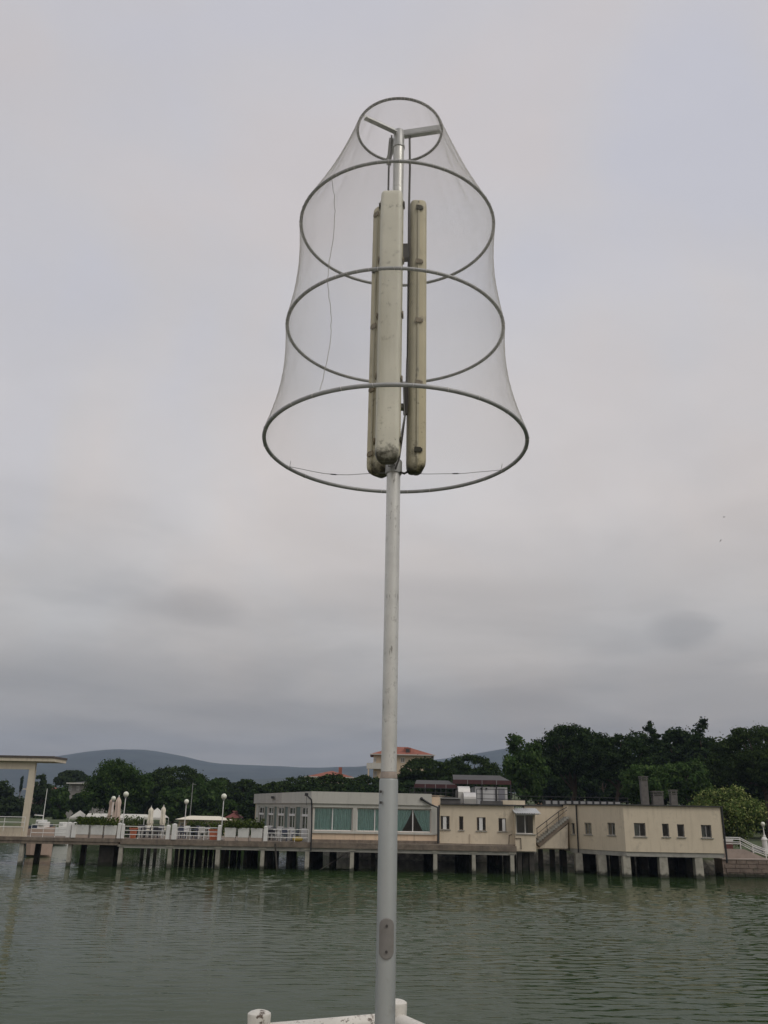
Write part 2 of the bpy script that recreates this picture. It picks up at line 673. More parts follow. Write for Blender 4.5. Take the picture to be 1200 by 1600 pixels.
def build_ground():
    xs = np.concatenate([[-4400, -3000, -1800, -1000, -500, -250, -140, -90], np.arange(-66, 60.1, 1.5),
                         [75, 100, 150, 250, 500, 1000, 1800, 3000, 4400]])
    ds = np.concatenate([np.arange(-0.4, 4, .35), np.arange(4.2, 20, 1.6), np.arange(21, 80, 6),
                         [90, 120, 160, 220, 300, 450, 700, 1100, 1800, 2800, 3900]])
    Xg, Dg = np.meshgrid(xs, ds)
    Yg = shore_y(Xg) + Dg
    Z = ground_z(Xg, Yg) + rng.normal(size=Xg.shape) * 0.09 * ((Dg > 0.3) & (Dg < 4))
    ny, nx = Xg.shape
    V = np.stack([Xg, Yg, Z], -1).reshape(-1, 3)
    i = np.arange(ny * nx).reshape(ny, nx)
    F = np.stack([i[:-1, :-1], i[:-1, 1:], i[1:, 1:], i[1:, :-1]], -1).reshape(-1, 4)
    m = bpy.data.materials.new('shore_ground')
    m.use_nodes = True
    t = NT(m.node_tree)
    p = m.node_tree.nodes['Principled BSDF']
    P = t.n('ShaderNodeNewGeometry').outputs['Position']
    sp = t.n('ShaderNodeSeparateXYZ')
    t.put(sp.inputs[0], P)
    stones = t.n('ShaderNodeTexVoronoi')
    t.put(stones.inputs['Vector'], P)
    stones.inputs['Scale'].default_value = 2.6
    rub = t.mix(1.0, t.ramp(stones.outputs['Color'], [(0, (.09, .085, .065)), (1, (.27, .25, .20))]),
                t.ramp(stones.outputs['Distance'], [(0, (1, 1, 1)), (.6, (.45, .45, .45))]), 'MULTIPLY')
    grass = t.ramp(t.noise(P, 0.6, 6.0), [(0.3, (.040, .062, .020)), (0.55, (.075, .095, .035)), (0.75, (.13, .115, .07))])
    f = t.rng(t.m('ADD', sp.outputs[2], t.m('MULTIPLY', t.noise(P, 0.8, 3.0), 0.9)), 1.15, 1.75)
    t.put(p.inputs['Base Color'], t.mix(f, rub, grass))
    p.inputs['Roughness'].default_value = 0.95
    b = t.n('ShaderNodeBump')
    b.inputs['Strength'].default_value = 0.8
    b.inputs['Distance'].default_value = 0.1
    t.put(b.inputs['Height'], t.noise(P, 4.0, 4.0))
    t.put(p.inputs['Normal'], b.outputs[0])
    o = quads_mesh('ground', V, F, m, smooth=True)
    tag(o, 'grassy lake shore with a rubble bank at the waterline', kind='structure')


build_ground()


def build_hills(name, label, Yr, pts, foot, depth, seed):
    """A wooded ridge: its crest follows the profile at distance Yr."""
    r = np.random.default_rng(seed)
    px = np.array([p[0] for p in pts], float)
    cx = np.array([at(a, b, Yr).x for a, b in pts])
    cz = np.array([at(a, b, Yr).z for a, b in pts])
    xs = np.linspace(cx[0], cx[-1], 260)
    h = np.interp(xs, cx, cz)
    ker = np.hanning(9)
    ker /= ker.sum()
    h = np.convolve(np.pad(h, 4, mode='edge'), ker, 'valid')
    rough = sum(np.sin(xs / L + r.uniform(0, 6)) * L * .012 for L in (160, 70, 33, 14))
    h = np.maximum(h + rough, 3)
    ts = np.concatenate([np.linspace(0, 1, 26), np.linspace(1.1, 1.6, 5)])
    V = []
    for t in ts:
        y = Yr - foot * (1 - t) if t <= 1 else Yr + depth * (t - 1) / .6
        f = math.sin(min(t, 1) * math.pi / 2) ** 1.3 if t <= 1 else 1 - (t - 1) ** 1.2
        n = sum(np.sin(xs / L + y / (L * .8) + r.uniform(0, .4)) * L * .03 for L in (210, 95, 40)) * math.sin(min(t, 1.0) * math.pi)
        V.append(np.stack([xs, np.full_like(xs, y), h * f + n], -1))
    V = np.stack(V)
    ny, nx = V.shape[:2]
    i = np.arange(ny * nx).reshape(ny, nx)
    F = np.stack([i[:-1, :-1], i[:-1, 1:], i[1:, 1:], i[1:, :-1]], -1).reshape(-1, 4)
    m = mat('wooded_hill', (.030, .040, .032), .95, .5, .012)
    tag(quads_mesh(name, V.reshape(-1, 3), F, m, smooth=True), label, kind='structure')


build_hills('hills', 'long wooded hill ridge across the lake, blue with haze', 3000,
            [(-900, 1205), (-500, 1170), (-250, 1195), (-60, 1205), (40, 1194), (90, 1188), (150, 1182), (205, 1176), (235, 1174),
             (275, 1180), (305, 1185), (330, 1194), (365, 1198), (440, 1200), (510, 1202), (560, 1199),
             (620, 1195), (690, 1188), (740, 1180), (775, 1173), (800, 1170), (850, 1165), (950, 1168),
             (1100, 1180), (1300, 1190), (1700, 1175), (2100, 1210)], 1300, 700, 3)
build_hills('low_hills', 'lower hazy foothills in front of the ridge', 1900,
            [(-500, 1238), (-150, 1232), (60, 1236), (250, 1240), (380, 1228), (430, 1219), (480, 1213), (540, 1212),
             (620, 1216), (720, 1213), (800, 1220), (1000, 1225), (1300, 1222), (1700, 1240)], 700, 300, 5)


# ------------------------------------------------------------------ wall and window kit
class Facade:
    """Vertical wall plane from plan point p0 (left) to p1 (right), facing the lake."""
    def __init__(self, p0, p1):
        self.p0, self.p1 = Vector(p0).to_2d(), Vector(p1).to_2d()
        d = self.p1 - self.p0
        self.L = d.length
        self.d = d / self.L
        self.n = Vector((self.d.y, -self.d.x))      # outward

    def uz(self, px, py):
        r = ray(px, py)
        den = r.x * self.n.x + r.y * self.n.y
        t = (self.p0.x * self.n.x + self.p0.y * self.n.y) / den
        q = Vector((r.x * t, r.y * t))
        return (q - self.p0).dot(self.d), EYE + r.z * t

    def pt(self, u, z, out=0.0):
        q = self.p0 + self.d * u + self.n * out
        return Vector((q.x, q.y, z))

    def slab(self, mb, u0, u1, z0, z1, o0, o1):
        """Box lying on the wall, from o0 to o1 outward."""
        vs = [self.pt(u, z, o) for z in (z0, z1) for u, o in ((u0, o1), (u1, o1), (u1, o0), (u0, o0))]
        mb.add(vs, [(3, 2, 1, 0), (4, 5, 6, 7), (0, 1, 5, 4), (1, 2, 6, 5), (2, 3, 7, 6), (3, 0, 4, 7)])
        return mb

    def wall(self, mb, z0, z1, holes=(), depth=0.16, u0=0.0, u1=None):
        u1 = self.L if u1 is None else u1
        us = sorted({u0, u1} | {h[0] for h in holes} | {h[1] for h in holes})
        zs = sorted({z0, z1} | {h[2] for h in holes} | {h[3] for h in holes})
        for a, b in zip(us, us[1:]):
            for c, d in zip(zs, zs[1:]):
                m_u, m_z = (a + b) / 2, (c + d) / 2
                if any(h[0] < m_u < h[1] and h[2] < m_z < h[3] for h in holes):
                    continue
                mb.add([self.pt(a, c), self.pt(b, c), self.pt(b, d), self.pt(a, d)], [(0, 1, 2, 3)])
                mb.add([self.pt(a, c, -depth), self.pt(a, d, -depth), self.pt(b, d, -depth), self.pt(b, c, -depth)], [(0, 1, 2, 3)])
        for (a, b, c, d) in holes:
            q = [self.pt(a, c), self.pt(b, c), self.pt(b, d), self.pt(a, d)]
            w = [self.pt(a, c, -depth), self.pt(b, c, -depth), self.pt(b, d, -depth), self.pt(a, d, -depth)]
            mb.add(q + w, [(0, 4, 5, 1), (1, 5, 6, 2), (2, 6, 7, 3), (3, 7, 4, 0)])
        e = [self.pt(u0, z0), self.pt(u1, z0), self.pt(u1, z1), self.pt(u0, z1)]
        w = [self.pt(u0, z0, -depth), self.pt(u1, z0, -depth), self.pt(u1, z1, -depth), self.pt(u0, z1, -depth)]
        mb.add(e + w, [(0, 1, 5, 4), (1, 2, 6, 5), (2, 3, 7, 6), (3, 0, 4, 7)])
        return mb


def hole(fc, x0, x1, y0, y1):
    xm, ym = (x0 + x1) / 2, (y0 + y1) / 2
    return (fc.uz(x0, ym)[0], fc.uz(x1, ym)[0], fc.uz(xm, y1)[1], fc.uz(xm, y0)[1])


def curtain_mesh(fc, u0, u1, z0, z1, out, swept=0):
    mb = MB()
    n, k = 40, 9
    vs, fs = [], []
    ph = random.uniform(0, 6)
    for j in range(k + 1):
        t = j / k
        z = z1 + (z0 - z1) * t
        w = 1.0 if not swept else 1.0 - 0.62 * t ** 1.3
        for i in range(n + 1):
            s = i / n
            if swept < 0:
                u = u0 + (u1 - u0) * s * w
            elif swept > 0:
                u = u1 - (u1 - u0) * (1 - s) * w
            else:
                u = u0 + (u1 - u0) * s
            o = out + 0.035 * math.sin(s * 40 + ph) + 0.02 * math.sin(s * 97 + 2 * ph)
            vs.append(fc.pt(u, z, o))
    for j in range(k):
        for i in range(n):
            a = j * (n + 1) + i
            fs.append((a, a + 1, a + n + 2, a + n + 1))
    return mb.add(vs, fs)


def window(parent, fc, h, panes=2, fw=0.06, sill=True, curtain=None, shutter=None, frame_mat=None, swept=None, label=None, inset=0.10, name='window'):
    """One window in hole h: frame mesh with panes, sill and curtain as its pieces."""
    u0, u1, z0, z1 = h
    fm = MB()
    e = 0.004
    fc.slab(fm, u0 + e, u1 - e, z0 + e, z0 + fw, -inset - .05, -inset)
    fc.slab(fm, u0 + e, u1 - e, z1 - fw, z1 - e, -inset - .05, -inset)
    fc.slab(fm, u0 + e, u0 + fw, z0 + fw, z1 - fw, -inset - .05, -inset)
    fc.slab(fm, u1 - fw, u1 - e, z0 + fw, z1 - fw, -inset - .05, -inset)
    for k in range(1, panes):
        um = u0 + (u1 - u0) * k / panes
        fc.slab(fm, um - fw * .5, um + fw * .5, z0 + fw, z1 - fw, -inset - .05, -inset)
    o = fm.build(name, frame_mat or white_frame, parent)
    if label:
        o['label'] = label
    for k in range(panes):
        a = u0 + (u1 - u0) * k / panes + fw * .5
        b = u0 + (u1 - u0) * (k + 1) / panes - fw * .5
        pm = MB()
        fc.slab(pm, a + .003, b - .003, z0 + fw + .003, z1 - fw - .003, -inset - .03, -inset - .022)
        pm.build('pane', pane_glass, o)
        if curtain:
            sw = swept[k] if swept else 0
            if sw is not None:
                curtain_mesh(fc, a, b, z0 + .02, z1 - .02, -inset - .10, sw).build('curtain', curtain, o, smooth=True)
    if sill:
        sm = MB()
        fc.slab(sm, u0 - .08, u1 + .08, z0 - .06, z0 - .004, -.06, .07)
        sm.build('sill', concrete, o)
    if shutter:
        a, b = shutter
        sm = MB()
        fc.slab(sm, u0 + (u1 - u0) * a, u0 + (u1 - u0) * b, z0 + .02, z1 - .02, -inset + .01, -inset + .05)
        sm.build('shutter', white_frame, o)
    return o


def pipe(parent, pts, r, material, name='downpipe', n=8):
    return MB().tube(pts, r, n).build(name, material, parent, smooth=True)


# ------------------------------------------------------------------ piers over the lake
YP = 65.0                                   # the line of the front piles
ZD = 1.86                                   # terrace deck
XC = X_(487, YP)                            # corner of the dining hall


def pile(parent, x, y, w, z1, material, lean=0.0, d=None):
    mb = MB()
    d = d or w
    k = random.uniform(.92, 1.08)
    vs = []
    for z, s in ((-1.2, 1.08), (0.05, 1.04), (z1, 1.0)):
        for a, b in ((-1, -1), (1, -1), (1, 1), (-1, 1)):
            vs.append((x + a * w * s * k / 2 + lean * (z - z1), y + b * d * s / 2, z))
    fs = [(3, 2, 1, 0), (8, 9, 10, 11)]
    for r_ in range(2):
        for i in range(4):
            fs.append((r_ * 4 + i, r_ * 4 + (i + 1) % 4, r_ * 4 + 4 + (i + 1) % 4, r_ * 4 + 4 + i))
    return mb.add(vs, fs).build('pile', material, parent)


def edge_slab(parent, name, poly, z0, z1, material):
    return MB().prism(poly, z0, z1).build(name, material, parent)


def build_piers():
    # terrace and dining hall pier
    xl, xr = X_(190, YP), X_(806, YP)
    t = thing('terrace_pier', ((xl + xr) / 2, 70, 0), 'concrete pier on rows of piles carrying the terrace and dining hall', 'pier')
    poly = [(xl, 64.75), (xr, 64.75), (xr, 81), (X_(397, 82), 82), (X_(397, 82) + .2, 76.2), (xl + .8, 75.5)]
    edge_slab(t, 'deck', poly, 1.50, ZD, deck_edge)
    MB().box(xl + .1, xr - .1, 64.86, 65.14, 1.26, 1.496).build('edge_beam', concrete, t)
    fronts = [188, 265, 340, 410, 480, 550, 616, 680, 740, 800]
    for i, px in enumerate(fronts):
        x = X_(px, YP, 1340)
        pile(t, x, YP, .27, 1.495, pile_concrete, d=.262)
        # pile cap under the deck
        MB().box(x - .26, x + .26, 64.82, 65.5, 1.34, 1.498).build('pile_cap', pile_concrete, t)
    # rows behind, in the shade of the deck
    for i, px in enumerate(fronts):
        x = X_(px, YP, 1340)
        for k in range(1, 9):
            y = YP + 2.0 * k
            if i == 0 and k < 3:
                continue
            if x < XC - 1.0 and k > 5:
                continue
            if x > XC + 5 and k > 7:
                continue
            pile(t, x + random.uniform(-.04, .04), y, random.uniform(.20, .27), 1.495, shaded_pile, random.uniform(-.01, .01))
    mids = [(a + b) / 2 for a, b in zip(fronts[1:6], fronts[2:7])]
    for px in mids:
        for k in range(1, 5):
            pile(t, X_(px, YP, 1340) + random.uniform(-.05, .05), YP + 2.0 * k + .6, random.uniform(.20, .27), 1.495, shaded_pile)
    # cross beams tie each row
    for k in range(1, 6, 2):
        MB().box(xl + 1.0, xr - .3, YP + 2 * k - .13, YP + 2 * k + .13, 1.22, 1.497).build('cross_beam', shaded_pile, t)
    # a loose plank and an old stake among the piles
    MB().obox(at(500, 1359, 64.2), at(536, 1337, 66.5), .06, .03).build('loose_plank', shaded_pile, t)
    MB().tube([at(430, 1318, 64.3), at(433, 1366, 64.3)], [.07, .06], 7).build('stake', shaded_pile, t)

    # gangway on the left
    xa, xb = X_(-160, YP), xl - .02
    g = thing('gangway', ((xa + xb) / 2, 66.5, 0), 'narrow concrete gangway on slender piles at the left', 'gangway')
    MB().box(xa, xb, 64.7, 68.3, 1.62, ZD - .01).build('deck', deck_edge, g)
    MB().box(xa, xb - .1, 64.75, 65.05, 1.42, 1.616).build('edge_beam', deck_edge, g)
    for px, m_, w in ((-45, pile_concrete, .27), (34, pile_concrete, .27), (109, pile_concrete, .27)):
        x = X_(px, YP, 1330)
        pile(g, x, YP, w, 1.615, m_)
        pile(g, x + .05, 67.9, .34, 1.615, shaded_pile)
    # wide dark wall pier next to the terrace
    MB().box(X_(163, 66.5), X_(186, 66.5), 65.6, 68.1, -1.2, 1.615).build('wall_pier', shaded_pile, g)


build_piers()


# ------------------------------------------------------------------ dining hall
def build_hall():
    A = (XC, 65.0)
    B = (X_(687, 66.3, 1290), 66.3)
    D = (X_(398, 81.0, 1285), 81.0)
    E = (B[0] + 4.0, 81.0)
    t = thing('dining_hall', (XC + 2, 72, ZD), 'white flat roofed dining hall with teal curtained windows on the pier', 'building')
    fr = Facade(A, B)
    sd = Facade(D, A)
    z0, z1 = ZD - .002, 5.2
    # lake front
    W = [hole(fr, 487.8, 551.2, 1261.5, 1297.5), hole(fr, 557.5, 614, 1263.5, 1299), hole(fr, 617.0, 673.5, 1265, 1300.5)]
    zlo = min(h[2] for h in W)
    zhi = max(h[3] for h in W)
    W = [(h[0], h[1], zlo, zhi) for h in W]
    zsill = zlo - .10
    fr.wall(MB(), z0, z1, W).build('wall', peach, t)
    # pale pillars and lintel round the window band
    pm = MB()
    us = [0.0] + [x for h in W for x in (h[0], h[1])] + [fr.L]
    for a, b in zip(us[0::2], us[1::2]):
        if b - a > .04:
            fr.slab(pm, a + .002, b - .004, zsill - .02, zhi + .02, .003, .05)
    fr.slab(pm, .0, fr.L, zhi + .004, zhi + .26, .004, .058)
    fr.slab(pm, .0, fr.L - .3, zsill - .05, zlo - .004, .004, .09)
    pm.build('window_surround', white_clad, t)
    window(t, fr, W[0], 2, .07, False, teal, swept=(0, 0))
    window(t, fr, W[1], 2, .07, False, teal, swept=(0, 0))
    window(t, fr, W[2], 2, .07, False, teal, swept=(-1, 1), label='window with teal curtains tied aside')
    # base course with a dirty edge
    bm = MB()
    fr.slab(bm, .02, fr.L, ZD, ZD + .20, .004, .09)
    bm.build('plinth', deck_edge, t)
    # terrace side with glazed doors
    spans = [(402.5, 411), (417, 426), (432, 442.5), (449.5, 460), (469.5, 480)]
    H = []
    for a, b in spans:
        u0, u1 = sd.uz(a, 1285)[0], sd.uz(b, 1285)[0]
        H.append((u0, u1, ZD + .12, 4.22))
    G = []
    for (a, b), (c, d) in zip(spans, spans[1:]):
        G.append((sd.uz(b, 1285)[0] + .12, sd.uz(c, 1285)[0] - .12, ZD + .12, 4.22))
    sd.wall(MB(), z0, z1, H + G, u1=sd.L - .02).build('wall', white_clad, t)
    for h in H:
        zt = 3.55
        o = window(t, sd, h, 2, .09, False, pale_curtain, frame_mat=white_frame, name='glazed_door')
        tm = MB()
        sd.slab(tm, h[0] + .03, h[1] - .03, zt, zt + .16, -.15, -.06)
        sd.slab(tm, h[0] + .03, h[1] - .03, h[2] + .02, h[2] + .75, -.15, -.08)
        tm.build('transom', white_frame, o)
    for g in G:
        gm = MB()
        sd.slab(gm, g[0] + .01, g[1] - .01, g[2] + .01, g[3] - .01, -.12, -.08)
        gm.build('side_panel', green_panel, t)
    # other walls, roof and fascia
    Facade(B, E).wall(MB(), z0, z1).build('wall', cream, t)
    Facade(E, D).wall(MB(), z0, z1).build('wall', cream, t)
    MB().prism([A, B, E, D], z1 - .12, z1 - .02).build('ceiling', interior, t)
    fz0, fz1 = 4.47, 5.28
    fm = MB()
    fr.slab(fm, -.16, fr.L - .62, fz0, fz1, -.30, .16)
    fm.build('fascia', white_clad, t)
    fm = MB()
    k = sd.uz(443, 1250)[0]
    sd.slab(fm, -.2, k, fz0, fz1, -.30, .16)
    o = fm.build('fascia', mat('grey_cladding', (.42, .40, .36), .7, .1, 1.0, streak=(.28, .26, .23)), t)
    o['label'] = 'dull grey weathered fascia stretch'
    fm = MB()
    sd.slab(fm, k + .01, sd.L - .02, fz0, fz1, -.30, .158)
    fm.build('fascia', white_clad, t)
    MB().prism([(A[0] + .2, A[1] + .35), (B[0] - .6, B[1] + .35), (E[0] - .4, E[1] - .2), (D[0] + .3, D[1] - .2)], fz1 - .16, fz1 - .05).build('roof', dark_roof, t)
    # black floodlight and downpipe at the corner
    c = at(484.5, 1246, 64.72)
    pipe(t, [at(480, 1243, 64.6), at(483, 1246.5, 64.6), at(486.4, 1249, 64.62), at(487, 1254, 64.62), at(487.2, 1290, 64.62), Vector((at(487.2, 1290, 64.62).x, 64.62, 1.3))], .055, black_metal)
    fl = MB().obox(at(476.5, 1241, 64.6), at(481.5, 1242, 64.6), .22, .22).build('floodlight', black_metal, t)
    MB().tube([at(479, 1244, 64.6), at(478.5, 1258, 64.6)], .015, 6).build('cable', black_metal, t)
    # second small lamp on the side fascia
    MB().obox(sd.pt(sd.uz(428, 1251)[0], 4.95, .18), sd.pt(sd.uz(433, 1251)[0], 4.95, .40), .18, .16).build('floodlight', black_metal, t)
    # diagonal gutter pipe at the right end
    q = [at(659, 1248, 65.9), at(662, 1250, 65.9), at(672, 1256.5, 65.9), at(684.4, 1262, 65.9)]
    q.append(Vector((q[-1].x, 65.9, 1.9)))
    pipe(t, q, .07, black_metal)
    MB().ball(at(658.6, 1248, 65.9), .12, 8).build('pipe_elbow', black_metal, t)


build_hall()


# ------------------------------------------------------------------ service block
def build_service():
    YB = 66.35
    A, B = (X_(686.5, YB, 1290), YB), (X_(804, YB, 1290), YB)
    t = thing('service_block', ((A[0] + B[0]) / 2, 70, ZD), 'cream plastered block with four small windows beside the dining hall', 'building')
    f = Facade(A, B)
    ztop = 4.56
    H = [hole(f, 688.3, 702.5, 1275, 1296), hole(f, 717.4, 724, 1275.5, 1297), hole(f, 745, 759, 1277, 1298), hole(f, 779, 791, 1278.5, 1299)]
    f.wall(MB(), ZD - .25, ztop, H, u0=.03).build('wall', cream, t)
    fm = mat('brown_frame', (.16, .13, .10), .7, .1, 3)
    window(t, f, H[0], 2, .05, True, shutter=(.28, .66), frame_mat=fm)
    window(t, f, H[1], 1, .05, True, frame_mat=fm)
    window(t, f, H[2], 2, .05, True, shutter=(.28, .66), frame_mat=fm)
    window(t, f, H[3], 2, .05, True, shutter=(.50, .90), frame_mat=fm)
    Facade(B, (B[0], 80)).wall(MB(), ZD - .25, ztop - .01, u0=.02).build('wall', cream, t)
    Facade((B[0], 80), (A[0] + .3, 80)).wall(MB(), ZD - .25, ztop - .01).build('wall', cream, t)
    MB().box(A[0] + .1, B[0] + .12, YB - .18, 80.1, ztop + .003, ztop + .09).build('roof', dark_roof, t)
    # grey parapet boxes on the roof edge
    pp = MB().box(X_(675, 66.8), X_(720, 66.8), 66.6, 67.4, ztop + .095, ztop + .42).build('parapet', mat('tar_panel', (.10, .095, .09), .8, .25, 2), t)
    MB().box(X_(676, 66.6), X_(719, 66.6), 66.5, 67.2, ztop + .43, ztop + .50).build('coping', grey_panel, t)
    MB().box(X_(753, 66.8), X_(786, 66.8), 66.6, 67.4, ztop + .095, ztop + .33).build('parapet', mat('tar_panel', (.1, .095, .09)), t)
    MB().box(X_(787, 67.0), X_(822, 67.0), 66.9, 68.0, ztop + .094, ztop + .40).build('parapet', cream, t)
    # base ledge
    bm = MB()
    f.slab(bm, -.2, f.L + .3, ZD - .34, ZD + .06, .004, .22)
    bm.build('ledge', deck_edge, t)
    # pipes on the face
    def ff(px, py, o=.05):
        u, z = f.uz(px, py)
        return f.pt(u, z, o)
    pipe(t, [ff(734, 1303), ff(734.3, 1319)], .03, cream2, 'wall_pipe')
    pipe(t, [ff(799.5, 1304), ff(795.5, 1305), ff(795, 1319)], .03, deck_edge, 'wall_pipe')
    pipe(t, [ff(686.0, 1258, .1), ff(685.2, 1319, .1)], .06, black_metal)
    # silver duct on the roof
    d = thing('roof_duct', (X_(731, 67.4), 67.5, ztop + .09), 'shiny silver ventilation duct with a hooded bend on the roof', 'duct')
    x0, x1 = X_(725, 67), X_(744.5, 67)
    zt = ztop + .092
    # hood: swept section
    def hood(xa, xb, prof, name):
        mb = MB()
        n = len(prof)
        vs = [(xa, y, z) for y, z in prof] + [(xb, y, z) for y, z in prof]
        fs = [tuple(range(n)), tuple(range(2 * n - 1, n - 1, -1))] + [(i, n + i, n + (i + 1) % n, (i + 1) % n) for i in range(n)]
        return mb.add(vs, fs).build(name, duct_metal, d, bevel=.015)
    hood(x0, x1, [(66.75, zt), (66.70, zt + .35), (66.72, zt + .52), (66.9, zt + .70), (67.2, zt + .80), (67.6, zt + .82), (67.6, zt)], 'outlet_hood')
    hood(X_(716, 68), X_(735, 68), [(67.62, zt), (67.62, zt + .85), (67.75, zt + 1.12), (68.1, zt + 1.26), (68.7, zt + 1.26), (68.7, zt)], 'bend')
    MB().box(X_(712, 68.2), X_(716, 68.2) - .02, 67.7, 68.6, zt, zt + .95).build('fan_box', mat('tar_panel', (.1, .095, .09)), d)
    # rooftop cabin
    c = thing('rooftop_cabin', (X_(770, 70), 70, ztop + .09), 'white metal cabin with grey louvre on the flat roof', 'cabin')
    MB().box(X_(744, 69.5), X_(795, 69.5), 69.6, 72.5, zt, zt + 1.30).build('body', mat('cabin_white', (.55, .55, .54), .5, .06, 1.5, streak=(.38, .37, .35)), c)
    MB().box(X_(781, 69.45), X_(791, 69.45), 69.55, 69.597, zt + .25, zt + 1.2).build('louvre', mat('louvre_grey', (.2, .2, .22), .6), c)
    for px in (752, 760):
        MB().tube([at(px, 1232.5, 69.60), at(px, 1232.5, 69.52)], .08, 10).build('vent', black_metal, c)
    # two awning roofs on posts
    def awning(nm, lab, pa, pb, py, Y0, Y1, h):
        a = thing(nm, (X_((pa + pb) / 2, Y0), Y0, zt), lab, 'awning')
        xa, xb = X_(pa, Y0, py), X_(pb, Y0, py)
        z = Z_((pa + pb) / 2, py, Y0)
        mb = MB().add([(xa, Y0, z), (xb, Y0, z), (xb - .3, Y1, z + h), (xa + .3, Y1, z + h),
                       (xa, Y0, z - .06), (xb, Y0, z - .06), (xb - .3, Y1, z + h - .06), (xa + .3, Y1, z + h - .06)],
                      [(0, 1, 2, 3), (7, 6, 5, 4), (0, 4, 5, 1), (1, 5, 6, 2), (2, 6, 7, 3), (3, 7, 4, 0)])
        mb.build('roof_sheet', dark_roof, a)
        MB().box(xa - .02, xb + .02, Y0 - .06, Y0 - .004, z - .28, z + .03).build('valance', maroon, a)
        n = 4
        for i in range(n + 1):
            x = xa + (xb - xa) * i / n
            MB().box(x - .04, x + .04, Y0 + .02, Y0 + .10, zt, z - .062).build('post', black_metal, a)
        for i in range(1, n):
            x = xa + (xb - xa) * i / n
            MB().box(x - .015, x + .015, Y0 - .09, Y0 - .062, z - .30, z + .02).build('strap', grey_panel, a)
        return a
    awning('roof_awning', 'low awning with maroon valance over the roof, left of the duct', 648, 713, 1226, 68.4, 72.5, .45)
    awning('roof_awning', 'higher maroon edged awning over the white rooftop cabin', 708, 798, 1219.5, 69.46, 73.5, .55)
    # roof railing
    def railing(nm, lab, pts, Y, z0, heights, gap, material=black_metal, r=.022, group=None):
        a = thing(nm, (X_(pts[0], Y), Y, z0), lab, 'railing', group)
        xa, xb = X_(pts[0], Y), X_(pts[1], Y)
        n = max(1, round((xb - xa) / gap))
        for i in range(n + 1):
            x = xa + (xb - xa) * i / n
            MB().box(x - r, x + r, Y - r, Y + r, z0, z0 + heights[-1]).build('post', material, a)
        for h in heights:
            MB().box(xa, xb, Y - r * 1.3, Y - r * 1.02, z0 + h - r, z0 + h + r).build('rail', material, a)
        return a
    railing('roof_railing', 'black rail around the hall roof under the lower awning', (640, 714), 68.2, zt, (.45, .78, 1.10), 1.1)
    railing('roof_railing', 'black rail in front of the white rooftop cabin', (746, 806), 68.6, zt, (.40, .75, 1.10), 1.3)
    railing('roof_railing', 'thin dark rail on the lower roof towards the end block', (806, 985), 74, ztop - .1, (.35, .65, .95), 2.2)
    # pale slatted fence panels on the far roof edge
    fnc = thing('roof_fence', (X_(890, 78), 78, ztop), 'low row of pale panels along the roof behind the stair', 'fence')
    xs = np.linspace(X_(853, 78), X_(974, 78), 12)
    for a, b in zip(xs, xs[1:]):
        MB().box(a + .10, b - .08, 77.95, 78.0, ztop + .05, ztop + .60).build('panel', grey_panel, fnc)
        MB().box(a - .05, a + .05, 77.9, 78.06, ztop - .2, ztop + .66).build('post', black_metal, fnc)
    return t


build_service()


